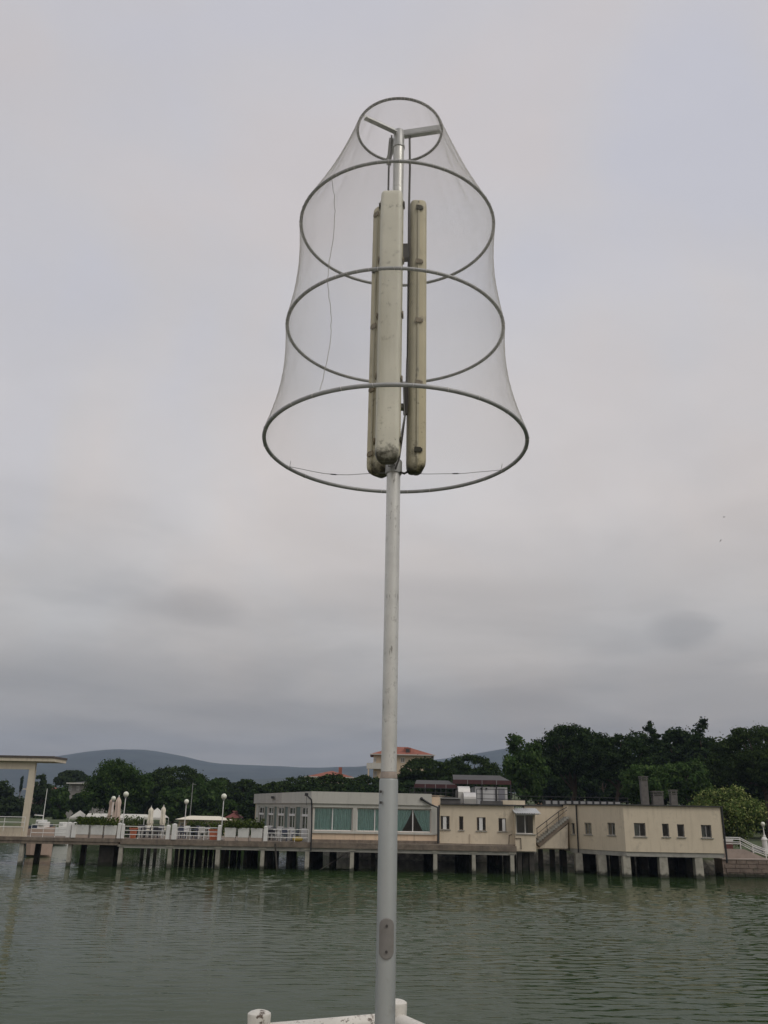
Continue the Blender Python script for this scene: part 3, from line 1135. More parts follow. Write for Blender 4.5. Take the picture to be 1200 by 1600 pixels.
# ------------------------------------------------------------------ glazed bay, link wall and stair
def build_bay():
    YB = 65.9
    A, B = (X_(804.6, YB, 1290), YB), (X_(836.5, YB, 1290), YB)
    t = thing('glazed_bay', ((A[0] + B[0]) / 2, YB, 1.5), 'small glazed bay with corrugated canopy beside the outside stair', 'bay')
    f = Facade(A, B)
    h = hole(f, 806.5, 835, 1273, 1303)
    f.wall(MB(), 1.50, 4.05, [h]).build('wall', cream, t)
    window(t, f, h, 2, .06, True, label='wide two pane bay window')
    Facade(B, (B[0], 70.6)).wall(MB(), 1.5, 4.05, u0=.02).build('wall', cream, t)
    Facade((A[0] + .01, 70), A).wall(MB(), 1.5, 4.05, u1=3.9).build('wall', cream, t)
    MB().box(A[0] + .2, B[0] - .2, 68.2, 68.3, 1.6, 4.0).build('back_wall', grey_panel, t)
    MB().box(A[0], B[0], YB + .2, 70.6, 1.42, 1.496).build('floor', concrete, t)
    MB().box(A[0] + .02, B[0] - .02, YB + .02, 70.6, 4.055, 4.12).build('ceiling', dark_roof, t)
    # corrugated canopy
    n = 44
    xa, xb = A[0] - .1, B[0] + .28
    vs, fs = [], []
    for k, (y, z) in enumerate(((65.1, 4.08), (67.0, 4.44))):
        for i in range(n + 1):
            vs.append((xa + (xb - xa) * i / n, y, z + .03 * math.sin(i * math.pi / 2)))
    fs = [(i, i + 1, n + 2 + i, n + 1 + i) for i in range(n)]
    o = MB().add(vs, fs).build('canopy', mat('corrugated_sheet', (.50, .51, .50), .5, .1, 2, metal=.2), t)
    sm = o.modifiers.new('thick', 'SOLIDIFY')
    sm.thickness = .02
    MB().box(xa + .1, xb - .1, 65.14, 65.2, 3.98, 4.03).build('canopy_rail', grey_panel, t)
    def ff(px, py, o=.05):
        u, z = f.uz(px, py)
        return f.pt(u, z, o)
    pipe(t, [ff(805, 1310), ff(813.5, 1309.5), ff(814.5, 1327)], .03, deck_edge, 'wall_pipe')
    for x in (A[0] + .3, B[0] - .3):
        pile(t, x, YB + .4, .32, 1.415, shaded_pile)
        pile(t, x, YB + 3.4, .36, 1.415, shaded_pile)

    # link wall at the back of the recess
    l = thing('link_building', (X_(860, 70.7), 71, 1.5), 'recessed cream wall linking the bay and the end block', 'building')
    x0, x1 = B[0] + .03, X_(890, 70.7)
    Facade((x0, 70.7), (x1, 70.7)).wall(MB(), 1.5, 4.62).build('wall', cream, l)
    MB().box(x0 - 2, x1, 70.6, 78.5, 4.625, 4.72).build('roof', dark_roof, l)
    for k in range(4):
        pile(l, x0 + .3 + k * .9, 71.2, .34, 1.49, shaded_pile)

    # outside stair
    s = thing('outside_staircase', (X_(862, 68.6), 68.6, 1.5), 'concrete outside stair rising to the right over a stained wall', 'staircase')
    YS0, YS1 = 68.3, 69.6
    pa, pb = at(838.5, 1314, YS0), at(888, 1275, YS0)
    n = 14
    for i in range(n):
        x = pa.x + (pb.x - pa.x) * i / n
        w = (pb.x - pa.x) / n
        z = pa.z + (pb.z - pa.z) * i / n
        MB().box(x, x + w * 1.15, YS0, YS1, z - .10, z + .08).build('step', concrete, s)
    MB().add([(pa.x, YS0 + .05, pa.z - .12), (pb.x, YS0 + .05, pb.z - .12), (pb.x, YS0 + .05, pb.z - .45), (pa.x + .25, YS0 + .05, pa.z - .42),
              (pa.x, YS1 - .05, pa.z - .12), (pb.x, YS1 - .05, pb.z - .12), (pb.x, YS1 - .05, pb.z - .45), (pa.x + .25, YS1 - .05, pa.z - .42)],
             [(3, 2, 1, 0), (4, 5, 6, 7), (0, 1, 5, 4), (1, 2, 6, 5), (2, 3, 7, 6), (3, 0, 4, 7)]).build('flight', mat('dark_stair', (.20, .16, .12), .9, .3, 2), s)
    # wall under the stair
    ws = MB()
    q = [at(843.5, 1325, 68.36), at(887.5, 1326, 68.36), at(887.5, 1288, 68.36), at(846, 1320, 68.36)]
    q = [(p.x, 68.42, p.z) for p in q]
    q2 = [(x, 69.5, z) for x, y, z in q]
    ws.add(q + q2, [(0, 1, 2, 3), (7, 6, 5, 4), (0, 4, 5, 1), (1, 5, 6, 2), (2, 6, 7, 3), (3, 7, 4, 0)])
    ws.build('side_wall', cream2, s)
    hr = [pa + Vector((0, -.03, .92)), pb + Vector((-.55, -.03, .55)), pb + Vector((-.50, -.03, .92)), pb + Vector((0, -.03, 1.0))]
    for i, (ta, h) in enumerate(((0.02, .85), (.33, .85), (.70, .85))):
        p = pa.lerp(pb, ta)
        MB().tube([(p.x, YS0 - .03, p.z), (p.x, YS0 - .03, p.z + h)], .025, 6).build('baluster', black_metal, s)
    MB().tube([(pa.x, YS0 - .03, pa.z + .85), (pb.x - .65, YS0 - .03, pa.lerp(pb, .72).z + .85), (pb.x - .1, YS0 - .03, pb.z + .62)], .03, 6).build('handrail', black_metal, s)
    MB().tube([(pa.x, YS0 - .03, pa.z + .45), (pb.x - .1, YS0 - .03, pb.z + .42)], .02, 6).build('handrail', black_metal, s)


build_bay()


# ------------------------------------------------------------------ end block on the right
def build_end():
    A = (X_(889, 68.8, 1290), 68.8)
    B = (X_(976, 64.55, 1300), 64.55)
    Cc = (X_(1129, 64.6, 1300), 64.6)
    t = thing('end_block', ((A[0] + Cc[0]) / 2, 70, 1.6), 'long cream block with seven small windows on thick concrete piles', 'building')
    z0, z1 = 1.66, 4.74
    f1, f2 = Facade(A, B), Facade(B, Cc)
    H1 = [hole(f1, 893, 898, 1286, 1303.5), hole(f1, 913.5, 924.5, 1285.5, 1304), hole(f1, 949.5, 961, 1285.5, 1305)]
    H2 = [hole(f2, 991, 1009, 1286, 1307), hole(f2, 1035, 1045.5, 1287, 1307.5), hole(f2, 1058.5, 1069.5, 1288, 1308), hole(f2, 1096, 1112, 1289, 1309)]
    f1.wall(MB(), z0, z1, H1, u1=f1.L - .003).build('wall', cream, t)
    f2.wall(MB(), z0, z1, H2).build('wall', cream, t)
    gf = mat('grey_frame', (.30, .29, .27), .6, .1, 3)
    for h, n, c in ((H1[0], 1, None), (H1[1], 2, pale_curtain), (H1[2], 2, pale_curtain), ):
        window(t, f1, h, n, .05, True, c, frame_mat=gf, swept=(None, 0) if c else None)
    for h, n, c in ((H2[0], 2, pale_curtain), (H2[1], 1, None), (H2[2], 1, None), (H2[3], 2, pale_curtain)):
        window(t, f2, h, n, .05, True, c, frame_mat=gf, swept=(0, None) if c else None)
    Facade(Cc, (Cc[0] + .6, 78)).wall(MB(), z0, z1 - .01, u0=.02).build('wall', cream, t)
    Facade((Cc[0] + .6, 78), (A[0], 78)).wall(MB(), z0, z1 - .01).build('wall', cream, t)
    Facade((A[0], 78), A).wall(MB(), z0, z1 - .01, u1=9.15).build('wall', cream, t)
    e = .14
    MB().prism([(A[0] - .1, A[1] - .12), (B[0] - .05, B[1] - e), (Cc[0] + .12, Cc[1] - e), (Cc[0] + .75, 78.2), (A[0] - .1, 78.2)], z1 + .004, z1 + .07).build('roof', dark_roof, t)
    MB().prism([(A[0], A[1] + .05), (B[0], B[1] + .06), (Cc[0], Cc[1] + .06), (Cc[0] + .5, 77.9), (A[0], 77.9)], z0 - .22, z0 - .004).build('floor_slab', concrete, t)
    fm = MB()
    f2.slab(fm, .05, f2.L - .05, z0 - .30, z0 - .224, -.5, -.02)
    f1.slab(fm, .05, f1.L - .05, z0 - .30, z0 - .224, -.5, -.02)
    fm.build('edge_beam', concrete, t)
    # downpipes
    u = f1.uz(902.8, 1290)[0]
    pipe(t, [f1.pt(u, z1 - .02, .08), f1.pt(u, z0 - .25, .08)], .05, black_metal)
    pipe(t, [(Cc[0] + .09, Cc[1] - .02, z1), (Cc[0] + .09, Cc[1] - .02, 1.05)], .07, black_metal)
    # piles
    for px, Y in ((904, 68.2), (940, 66.4), (978, 64.9), (1035, 64.9), (1090, 64.9)):
        pile(t, X_(px, Y, 1345), Y, .54, z0 - .31, pile_concrete)
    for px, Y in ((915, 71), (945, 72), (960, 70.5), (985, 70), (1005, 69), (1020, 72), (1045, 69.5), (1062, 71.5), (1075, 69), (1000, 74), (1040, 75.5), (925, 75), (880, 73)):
        pile(t, X_(px, Y, 1345), Y, .5, z0 - .225, shaded_pile)
    # chimneys on the roof behind
    for (px0, px1, py, lab) in ((1003, 1013.5, 1214, 'tall grey chimney with slatted cap on the end block roof'),
                                (1020, 1036, 1237, 'twin short chimney stack between the tall and the right chimney'),
                                (1048, 1058, 1235, 'short right hand chimney with slatted cap on the end block roof')):
        Y = 70
        x0, x1 = X_(px0, Y, 1240), X_(px1, Y, 1240)
        zt = Z_((px0 + px1) / 2, py, Y)
        c = thing('chimney', ((x0 + x1) / 2, Y, z1 + .07), lab, 'chimney')
        MB().box(x0, x1, Y, Y + .5, z1 + .072, zt - .3).build('stack', mat('chimney_concrete', (.13, .12, .108), .9, .25, 3), c)
        for k in range(2):
            MB().box(x0 - .03, x1 + .03, Y - .03, Y + .53, zt - .26 + k * .13, zt - .20 + k * .13).build('slat', mat('chimney_concrete', (.13, .12, .108)), c)
        MB().box(x0 - .05, x1 + .05, Y - .05, Y + .55, zt - .02, zt + .05).build('cap', mat('chimney_concrete', (.13, .12, .108)), c)
        for x in (x0 + .04, x1 - .08):
            MB().box(x, x + .04, Y + .02, Y + .06, zt - .3, zt - .021).build('support', concrete, c)


build_end()


# ------------------------------------------------------------------ quay on the right
def build_quay():
    x0, x1 = X_(1128.5, 67, 1345), 34.0
    q = thing('quay_wall', (x0 + 3, 67.2, 0), 'brown stone quay wall rising from the water at the right', 'wall')
    zt = 1.24
    MB().box(x0, x1, 67.0, 68.6, -1.0, zt - .08).build('wall', stone_wall, q)
    MB().box(x0 - .03, x1, 66.93, 68.7, zt - .076, zt).build('coping', mat('pinkish_concrete', (.34, .28, .24), .9, .15, 1.5), q)
    r = np.random.default_rng(4)
    # courses of rough stones standing proud of the face
    base = None
    for row in range(4):
        x = x0 + r.uniform(0, .3)
        while x < X_(1215, 67, 1350):
            w = r.uniform(.5, 1.0)
            z = .02 + row * .29
            MB().box(x, x + w - .035, 66.94 + r.uniform(0, .03), 66.998, z, z + .25).build('stone', stone_wall, q)
            x += w
    # sloping parapet with a stair behind
    p = thing('ramp_parapet', (x0 + 1.5, 68.4, zt), 'pinkish concrete parapet sloping down beside the end block', 'parapet')
    a, b = x0 + .12, X_(1163, 68.2, 1330)
    c = X_(1196, 68.2, 1340)
    z = Z_(1140, 1326.5, 68.2)
    vs = [(a, 68.1, zt + .004), (c, 68.1, zt + .004), (b, 68.1, z), (a, 68.1, z)]
    vs += [(x, 68.4, zz) for x, _, zz in vs]
    MB().add(vs, [(0, 1, 2, 3), (7, 6, 5, 4), (0, 4, 5, 1), (1, 5, 6, 2), (2, 6, 7, 3), (3, 7, 4, 0)]).build('wall', mat('pinkish_concrete', (.34, .28, .24)), p)
    # white handrails down the ramp
    for k, (dy, lab) in enumerate(((68.25, 'near white tube handrail stepping down the ramp to the quay'), (70.4, 'far white tube handrail on the other side of the quay ramp'))):
        h = thing('ramp_handrail', (a, dy, z), lab, 'railing')
        P = [at(1131.5, 1311, dy), at(1156, 1311.5, dy), at(1176, 1322, dy), at(1196, 1330, dy), at(1212, 1331, dy)]
        P = [Vector((v.x, dy, v.z + (.12 if k else 0))) for v in P]
        MB().tube(P, .035, 7).build('rail', white_paint, h)
        MB().tube([v - Vector((0, 0, .32)) for v in P], .028, 7).build('rail', white_paint, h)
        for v in P:
            MB().tube([v, v - Vector((0, 0, .85))], .032, 7).build('post', white_paint, h)
    # reddish door box and low table by the block
    s = thing('brick_bin_store', (X_(1137, 72), 72, 1.8), 'small dark red box with a pale lid beside the end block', 'box')
    MB().box(X_(1131, 71.6), X_(1144, 71.6), 71.6, 72.5, 1.3, 2.32).build('body', mat('dark_red_brick', (.14, .05, .04), .9, .2, 5), s)
    MB().box(X_(1131, 71.6), X_(1144.5, 71.6), 71.5, 72.6, 2.325, 2.43).build('lid', white_paint, s)
    # white gate pillar carrying a globe lamp
    g = thing('gate_pillar', (X_(1193, 71.5), 71.5, 1.3), 'white rounded gate pillar under a globe lamp at the right', 'pillar')
    x = X_(1194, 71.5, 1310)
    zz = Z_(1194, 1307, 71.5)
    MB().lathe((x, 71.5, 1.2), [(.20, 0), (.20, zz - 1.5), (.24, zz - 1.48), (.24, zz - 1.38), (.17, zz - 1.28), (.06, zz - 1.2)], 16).build('shaft', white_paint, g, smooth=True)
    MB().box(x - 1.0, x + 2.2, 71.6, 71.9, 1.2, 1.95).build('low_wall', grey_panel, g)
    globe_lamp(at(1192, 1287.5, 71.5), zz - .02, .16, 'small globe lamp on the white gate pillar beyond the yellow green shrub')


def globe_lamp(c, z0, r, label, group='globe lamps'):
    t = thing('globe_lamp', (c.x, c.y, z0), label, 'lamp', group)
    MB().lathe((c.x, c.y, z0), [(.11, 0), (.11, .10), (.05, .14), (.036, .5), (.032, c.z - r - z0)], 10).build('pole', white_paint, t, smooth=True)
    MB().lathe((c.x, c.y, c.z - r - .03), [(.06, -.05), (.09, 0), (.09, .05)], 10).build('collar', grey_panel, t, smooth=True)
    MB().ball(c, r, 14).build('globe', mat('opal_globe', (.74, .75, .62), .35, .04, 3), t, smooth=True)
    return t


build_quay()


# ------------------------------------------------------------------ shelter at the left end of the gangway
def build_shelter():
    Y = 65.5
    t = thing('pier_shelter', (X_(36, Y), Y, ZD), 'cream landing shelter with flat overhanging roof at the left edge', 'shelter')
    xp = X_(43, Y, 1260)
    cr = mat('shelter_paint', (.60, .53, .41), .8, .06, 2.0, streak=(.45, .38, .29))
    zt = Z_(55, 1202.5, Y)
    MB().box(xp - .20, xp + .20, Y - .18, Y + .18, ZD - .01, zt).build('post', cr, t)
    MB().box(xp - 7.2, xp - 6.8, Y - .18, Y + .18, ZD - .01, zt).build('post', cr, t)
    MB().box(xp - 9.0, xp + .20, Y - .185, Y + .10, zt + .004, zt + .56).build('beam', cr, t)
    xe = at(84, 1192, Y - .5).x
    MB().box(xp - 10, xe - .05, Y - .5, Y + 2.2, zt + .564, zt + .80).build('roof', cr, t)
    MB().box(xp - 10.05, xe, Y - .55, Y + 2.25, zt + .804, zt + .94).build('roof_edge', mat('roof_felt', (.10, .085, .075), .9, .2, 2), t)
    # cream parapet panel under the shelter
    p = thing('parapet_panel', (X_(10, Y), Y, ZD), 'low cream parapet panel left of the shelter post', 'parapet')
    MB().box(X_(-70, Y), X_(34, Y), Y - .25, Y - .12, ZD + .0, Z_(10, 1291.5, Y)).build('panel', cr, p)
    MB().box(X_(-70, Y), X_(34.3, Y), Y - .28, Y - .09, Z_(10, 1291.5, Y) + .003, Z_(10, 1291.5, Y) + .05).build('coping', cr, p)


build_shelter()


# ------------------------------------------------------------------ railings, planters and lamps along the pier edge
def pier_railing(pa, pb, label, Y=64.95, z0=ZD, h=(.28, .55, .82), mids=2, r=.024):
    xa, xb = X_(pa, Y, 1302), X_(pb, Y, 1302)
    t = thing('pier_railing', ((xa + xb) / 2, Y, z0), label, 'railing', 'white railings along the pier edge')
    for k in h:
        MB().tube([(xa, Y, z0 + k), ((xa + xb) / 2, Y, z0 + k - random.uniform(0, .012)), (xb, Y, z0 + k)], r, 7).build('rail', white_paint, t, smooth=True)
    for i in range(mids + 2):
        x = xa + (xb - xa) * i / (mids + 1)
        MB().tube([(x, Y + .01, z0 - .002), (x, Y + .01, z0 + h[-1])], r * .8, 7).build('post', white_paint, t)
    return t


def pier_post(px, label, Y=64.95, w=.30, h=.98):
    x = X_(px, Y, 1302)
    mb = MB().box(x - w / 2, x + w / 2, Y - w / 2, Y + w / 2, ZD + .001, ZD + h)
    mb.add([(x - w / 2, Y - w / 2, ZD + h + .002), (x + w / 2, Y - w / 2, ZD + h + .002), (x + w / 2, Y + w / 2, ZD + h + .002), (x - w / 2, Y + w / 2, ZD + h + .002), (x, Y, ZD + h + .06)],
           [(0, 1, 4), (1, 2, 4), (2, 3, 4), (3, 0, 4), (3, 2, 1, 0)])
    tag(mb.build('pier_post', white_paint, None, bevel=.02), label, 'post', 'white concrete posts along the pier edge')


def planter(pa, pb, label, Y=64.98, seed=0):
    xa, xb = X_(pa, Y, 1302), X_(pb, Y, 1302)
    t = thing('planter', ((xa + xb) / 2, Y, ZD), label, 'planter', 'white trough planters along the pier edge')
    z1 = ZD + .86
    mb = MB()
    e = .03
    vs = [(xa + e, Y - .2, ZD + .22), (xb - e, Y - .2, ZD + .22), (xb - e, Y + .2, ZD + .22), (xa + e, Y + .2, ZD + .22),
          (xa, Y - .25, z1), (xb, Y - .25, z1), (xb, Y + .25, z1), (xa, Y + .25, z1)]
    mb.add(vs, [(3, 2, 1, 0), (4, 5, 6, 7), (0, 1, 5, 4), (1, 2, 6, 5), (2, 3, 7, 6), (3, 0, 4, 7)]).build('trough', white_paint, t, bevel=.015)
    MB().box(xa + .04, xb - .04, Y - .19, Y + .19, ZD + .001, ZD + .217).build('plinth', mat('pinkish_base', (.42, .34, .28), .9, .12, 3), t)
    n = 380
    C = np.stack([rng.uniform(xa - .05, xb + .05, n), Y + rng.normal(0, .2, n), z1 + np.abs(rng.normal(0, .24, n))], -1)
    V, F = leaf_quads(C, rand_dirs(n) + np.array([0, -.3, .6]), rng.uniform(.05, .11, n))
    tag(quads_mesh('greenery', V, F, hedge_leaf, t), kind='stuff')


pier_railing(-60, 36, 'three white rails left of the shelter post', 64.98, ZD + .35, (.28, .60, .95), 2)
pier_railing(48, 105, 'white railing between shelter post and the first pair of pier posts')
pier_post(107.5, 'white square post where the left railing ends')
pier_post(115.5, 'white square post left of the first trio of planters', 64.8)
for (a, b), s in zip(((119, 139.5), (142, 161.5), (163.5, 182.5)), ('left', 'middle', 'right')):
    planter(a, b, f'{s} one of the three white planters nearest the shelter')
pier_post(186, 'white post right of the first trio of planters', 64.95, .24, 1.0)
pier_post(191.5, 'slim white post at the foot of the left tall globe lamp', 64.9, .18, .95)
pier_railing(194, 260, 'white railing in front of the closed cream parasols')
pier_post(262.5, 'left post of the close pair in the middle of the terrace edge', 64.98, .26, .92)
pier_post(272, 'right taller post of the close pair on the terrace edge', 64.85, .30, 1.02)
pier_railing(276, 340, 'white railing in front of the orange planter and dark chairs')
pier_post(343, 'white post left of the second trio of planters', 64.95, .24, .98)
for (a, b), s in zip(((351.5, 369), (372, 389.5), (392.5, 410.5)), ('left', 'middle', 'right')):
    planter(a, b, f'{s} one of the three white planters beside the dining hall')
pier_post(415, 'white post between the right hand planters and the hall railing', 64.95, .26, .98)
pier_railing(418, 482, 'white railing in front of the glazed hall doors')

globe_lamp(at(197, 1241, 65.4), ZD, .19, 'tall globe lamp beside the closed beige parasols')
globe_lamp(at(177.5, 1247.5, 69.5), ZD, .17, 'globe lamp half hidden behind the beige parasol')
globe_lamp(at(291.5, 1252.5, 73.5), ZD, .19, 'smaller globe lamp further back, between parasols and tall lamp')
globe_lamp(at(350, 1244.5, 65.5), ZD, .20, 'tall globe lamp rising next to the dining hall planters')


# ------------------------------------------------------------------ terrace furniture
def parasol(px, py0, py1, Y, w, material, label):
    """Closed parasol: pole and folded, tied canopy."""
    p = at(px, py0, Y)
    z0 = ZD if Y < 76 else 1.75
    t = thing('closed_parasol', (p.x, Y, z0), label, 'parasol', 'closed parasols on the terrace')
    zt, zb = p.z, Z_(px, py1, Y)
    H = zt - zb
    prof = [(.02, 1.0), (.25, .97), (.62, .90), (.80, .82), (.70, .70), (.85, .50), (1.0, .30), (.72, .24), (1.05, .10), (1.15, .0)]
    n = 24
    vs, fs = [], []
    for r, k in prof:
        for j in range(n):
            q = 2 * math.pi * j / n
            rr = w * .5 * r * (1 + .16 * math.cos(6 * q + k * 3))
            vs.append((p.x + rr * math.cos(q) + .03 * (1 - k), Y + rr * math.sin(q), zb + H * k))
    m = len(prof)
    for i in range(m - 1):
        for j in range(n):
            fs.append((i * n + j, i * n + (j + 1) % n, (i + 1) * n + (j + 1) % n, (i + 1) * n + j))
    fs.append(tuple(range(n)))
    MB().add(vs, fs).build('canopy', material, t, smooth=True)
    MB().tube([(p.x, Y, z0), (p.x, Y, zb + .1)], .035, 8).build('pole', white_paint, t)
    MB().tube([(p.x, Y, zt - .05), (p.x, Y, zt + .10)], .03, 8).build('finial', white_paint, t)
    MB().lathe((p.x, Y, z0), [(.36, 0), (.36, .06), (.10, .10), (.06, .3)], 14).build('base', concrete, t)
    zc = zb + H * .26
    MB().lathe((p.x, Y, zc), [(w * .43, -.03), (w * .45, 0), (w * .43, .03)], 14, False).build('tie', material, t)


parasol(175.5, 1247, 1289, 69.9, .46, canvas_beige, 'left beige closed parasol behind the planter greenery')
parasol(186, 1244.5, 1299, 66.6, .50, canvas_beige, 'tall beige closed parasol nearest the pier edge')
parasol(236.5, 1261, 1297, 72.5, .50, canvas_cream, 'cream closed parasol in front of the white tent')
parasol(256, 1259.5, 1297, 73.5, .46, canvas_cream, 'narrow cream closed parasol right of its twin')


fp = at(298.5, 1258, 119)
_gz = float(ground_z(fp.x, 119))
ft = thing('flagpole', (fp.x, 119, _gz), 'thin bare flagpole rising behind the smaller globe lamp', 'pole')
MB().tube([(fp.x, 119, _gz - .1), (fp.x, 119, Z_(297, 1223, 119))], [.06, .035], 7).build('pole', grey_panel, ft)
MB().tube([(fp.x - .02, 119, Z_(297, 1225, 119)), (fp.x + .45, 119, Z_(297, 1225.5, 119))], .025, 6).build('yardarm', grey_panel, ft)


def make_chair(material):
    t = thing('terrace_chair', (0, 0, 0), 'x', 'chair')
    MB().box(-.22, .22, -.22, .22, .42, .46).build('seat', material, t, bevel=.015)
    bk = MB().add([(-.22, .20, .47), (.22, .20, .47), (.20, .28, .86), (-.20, .28, .86), (-.22, .24, .47), (.22, .24, .47), (.20, .32, .86), (-.20, .32, .86)],
                  [(0, 1, 2, 3), (7, 6, 5, 4), (0, 4, 5, 1), (1, 5, 6, 2), (2, 6, 7, 3), (3, 7, 4, 0)])
    bk.build('backrest', material, t)
    for a in (-.19, .19):
        for b in (-.19, .19):
            MB().box(a - .02, a + .02, b - .02, b + .02, 0, .418).build('leg', material, t)
        MB().box(a * 1.2 - .02, a * 1.2 + .02, -.2, .24, .62, .65).build('armrest', material, t)
    return t


def make_table(material):
    t = thing('terrace_table', (0, 0, 0), 'x', 'table')
    MB().box(-.4, .4, -.4, .4, .70, .74).build('table_top', material, t, bevel=.01)
    for a in (-.34, .34):
        for b in (-.34, .34):
            MB().box(a - .025, a + .025, b - .025, b + .025, 0, .698).build('leg', material, t)
    return t


def copy_tree(o, parent=None):
    c = o.copy()
    COL.objects.link(c)
    c.parent = parent
    for ch in list(o.children):
        copy_tree(ch, c)
    return c


dark_resin = mat('dark_resin', (.035, .035, .045), .6, .15, 4)
white_resin = mat('white_resin', (.62, .61, .58), .5, .05, 4)
blue_resin = mat('blue_grey_resin', (.08, .09, .13), .6, .15, 4)
protos = {'dark': make_chair(dark_resin), 'white': make_chair(white_resin), 'blue': make_chair(blue_resin)}
tproto = make_table(white_resin)
used = set()


def place(kind, x, y, rz, label, group):
    src = protos[kind] if kind in protos else tproto
    if kind in used:
        o = copy_tree(src)
    else:
        o = src
        used.add(kind)
    o.location = (x, y, ZD + .002)
    o.rotation_euler = (0, 0, rz)
    o['label'] = label
    o['group'] = group


spots = [(212, 67.2, 'the orange planter at the parasols'), (228, 70.0, 'the left cream parasol'), (246, 67.8, 'the railing under the twin cream parasols'),
         (286, 67.3, 'the close pair of posts'), (303, 69.6, 'the back globe lamp'), (318, 67.2, 'the second orange planter'),
         (424, 67.6, 'the outermost glazed hall doors'), (444, 66.8, 'the middle glazed hall doors')]
for i, (px, y, where) in enumerate(spots):
    x = X_(px, y)
    place('table', x, y, R(random.uniform(-8, 8)), f'small white square terrace table by {where}', 'terrace tables')
    for k, (dx, dy, rz, side) in enumerate(((-.75, .0, R(90), 'left'), (.75, .05, R(-90), 'right'), (0, .78, 0, 'far'), (.05, -.75, R(180), 'near'))):
        if (i + k) % 4 == 3:
            continue
        kd = ('dark', 'blue', 'dark', 'white')[(i + 2 * k) % 4]
        word = {'dark': 'black', 'blue': 'dark blue grey', 'white': 'white'}[kd]
        place(kd, x + dx, y + dy, rz + R(random.uniform(-12, 12)), f'{word} terrace chair, {side} side of table by {where}', 'terrace chairs')


def pot(pa, pb, Y, label):
    xa, xb = X_(pa, Y), X_(pb, Y)
    t = thing('terracotta_planter', ((xa + xb) / 2, Y, ZD), label, 'planter', 'orange terracotta planters')
    h = .62
    vs = [(xa + .06, Y - .18, ZD + .002), (xb - .06, Y - .18, ZD + .002), (xb - .06, Y + .18, ZD + .002), (xa + .06, Y + .18, ZD + .002),
          (xa, Y - .24, ZD + h), (xb, Y - .24, ZD + h), (xb, Y + .24, ZD + h), (xa, Y + .24, ZD + h)]
    MB().add(vs, [(3, 2, 1, 0), (4, 5, 6, 7), (0, 1, 5, 4), (1, 2, 6, 5), (2, 3, 7, 6), (3, 0, 4, 7)]).build('pot', terracotta_pot, t)
    MB().box(xa - .04, xb + .04, Y - .28, Y + .28, ZD + h + .003, ZD + h + .09).build('rim', terracotta_pot, t)
    n = 120
    C = np.stack([rng.uniform(xa, xb, n), Y + rng.normal(0, .12, n), ZD + h + .1 + np.abs(rng.normal(0, .12, n))], -1)
    V, F = leaf_quads(C, rand_dirs(n) + np.array([0, 0, .5]), rng.uniform(.04, .09, n))
    tag(quads_mesh('greenery', V, F, hedge_leaf, t), kind='stuff')


pot(203, 212, 65.9, 'terracotta planter behind the railing by the beige parasols')
pot(327, 341, 65.9, 'terracotta planter at the foot of the tall lamp by the hall')
# yellow tarp roll on the deck by the hall corner
yt = thing('yellow_float', (X_(465, 65.5), 65.5, ZD), 'small yellow float lying on the deck by the hall corner', 'float')
MB().lathe((0, 0, 0), [(.02, -.38), (.13, -.32), (.17, 0), (.13, .32), (.02, .38)], 12).build('body', mat('yellow_plastic', (.45, .33, .06), .6, .15, 4), yt, smooth=True)
for ch in yt.children:
    ch.data.transform(Matrix.Translation(Vector((X_(465, 65.5), 65.5, ZD))))
    ch.data.transform(Matrix.Translation(Vector((0, 0, .17))) )
    me = ch.data
    loc = Vector((0, 0, .17))
    me.transform(Matrix.Translation(-loc))
    me.transform(Matrix.Rotation(R(90), 4, 'Y'))
    me.transform(Matrix.Translation(loc))


# ------------------------------------------------------------------ behind the terrace: boats, tents, kiosks, houses
def boat(name, label, px0, px1, pyd, Y, colour, mast=None):
    xa, xb = X_(px0, Y), X_(px1, Y)
    L = xb - xa
    t = thing(name, ((xa + xb) / 2, Y, -.1), label, 'boat')
    zd = Z_((px0 + px1) / 2, pyd, Y)
    n = 14
    secs = []
    for i in range(n + 1):
        s = i / n
        w = 1.15 * (math.sin(math.pi * (0.5 + 0.5 * s)) ** .6 if s > .25 else 1.0 - .1 * (1 - s / .25))
        w = max(w, .04)
        sh = .22 * s * s
        secs.append([(xa + L * s - .12 * (1 - s), Y - w, zd + sh), (xa + L * s, Y - w * .8, .15), (xa + L * s, Y, -.25), (xa + L * s, Y + w * .8, .15), (xa + L * s - .12 * (1 - s), Y + w, zd + sh)])
    vs = [p for s_ in secs for p in s_]
    fs = []
    for i in range(n):
        for j in range(4):
            fs.append((i * 5 + j, i * 5 + 5 + j, i * 5 + 6 + j, i * 5 + 1 + j))
        fs.append((i * 5 + 4, i * 5 + 9, i * 5 + 5, i * 5))
    fs.append((4, 3, 2, 1, 0))
    MB().add(vs, fs).build('hull', colour, t, smooth=False)
    MB().prism([(xa + L * .30, Y - .7), (xa + L * .62, Y - .6), (xa + L * .70, Y), (xa + L * .62, Y + .6), (xa + L * .30, Y + .7)], zd + .02, zd + .55).build('cabin', white_paint, t, bevel=.05)
    MB().box(xa + L * .34, xa + L * .58, Y - .715, Y - .70, zd + .22, zd + .42).build('cabin_window', pane_glass, t)
    if mast:
        p = at(mast[0], mast[1], Y)
        MB().tube([(xa + L * .5, Y, zd + .56), (xa + L * .5, Y, p.z)], [.045, .03], 7).build('mast', white_paint, t)
        MB().tube([(xa + L * .5, Y, zd + .95), (xa + L * .08, Y, zd + .98)], .05, 7).build('boom', white_paint, t)
    return t


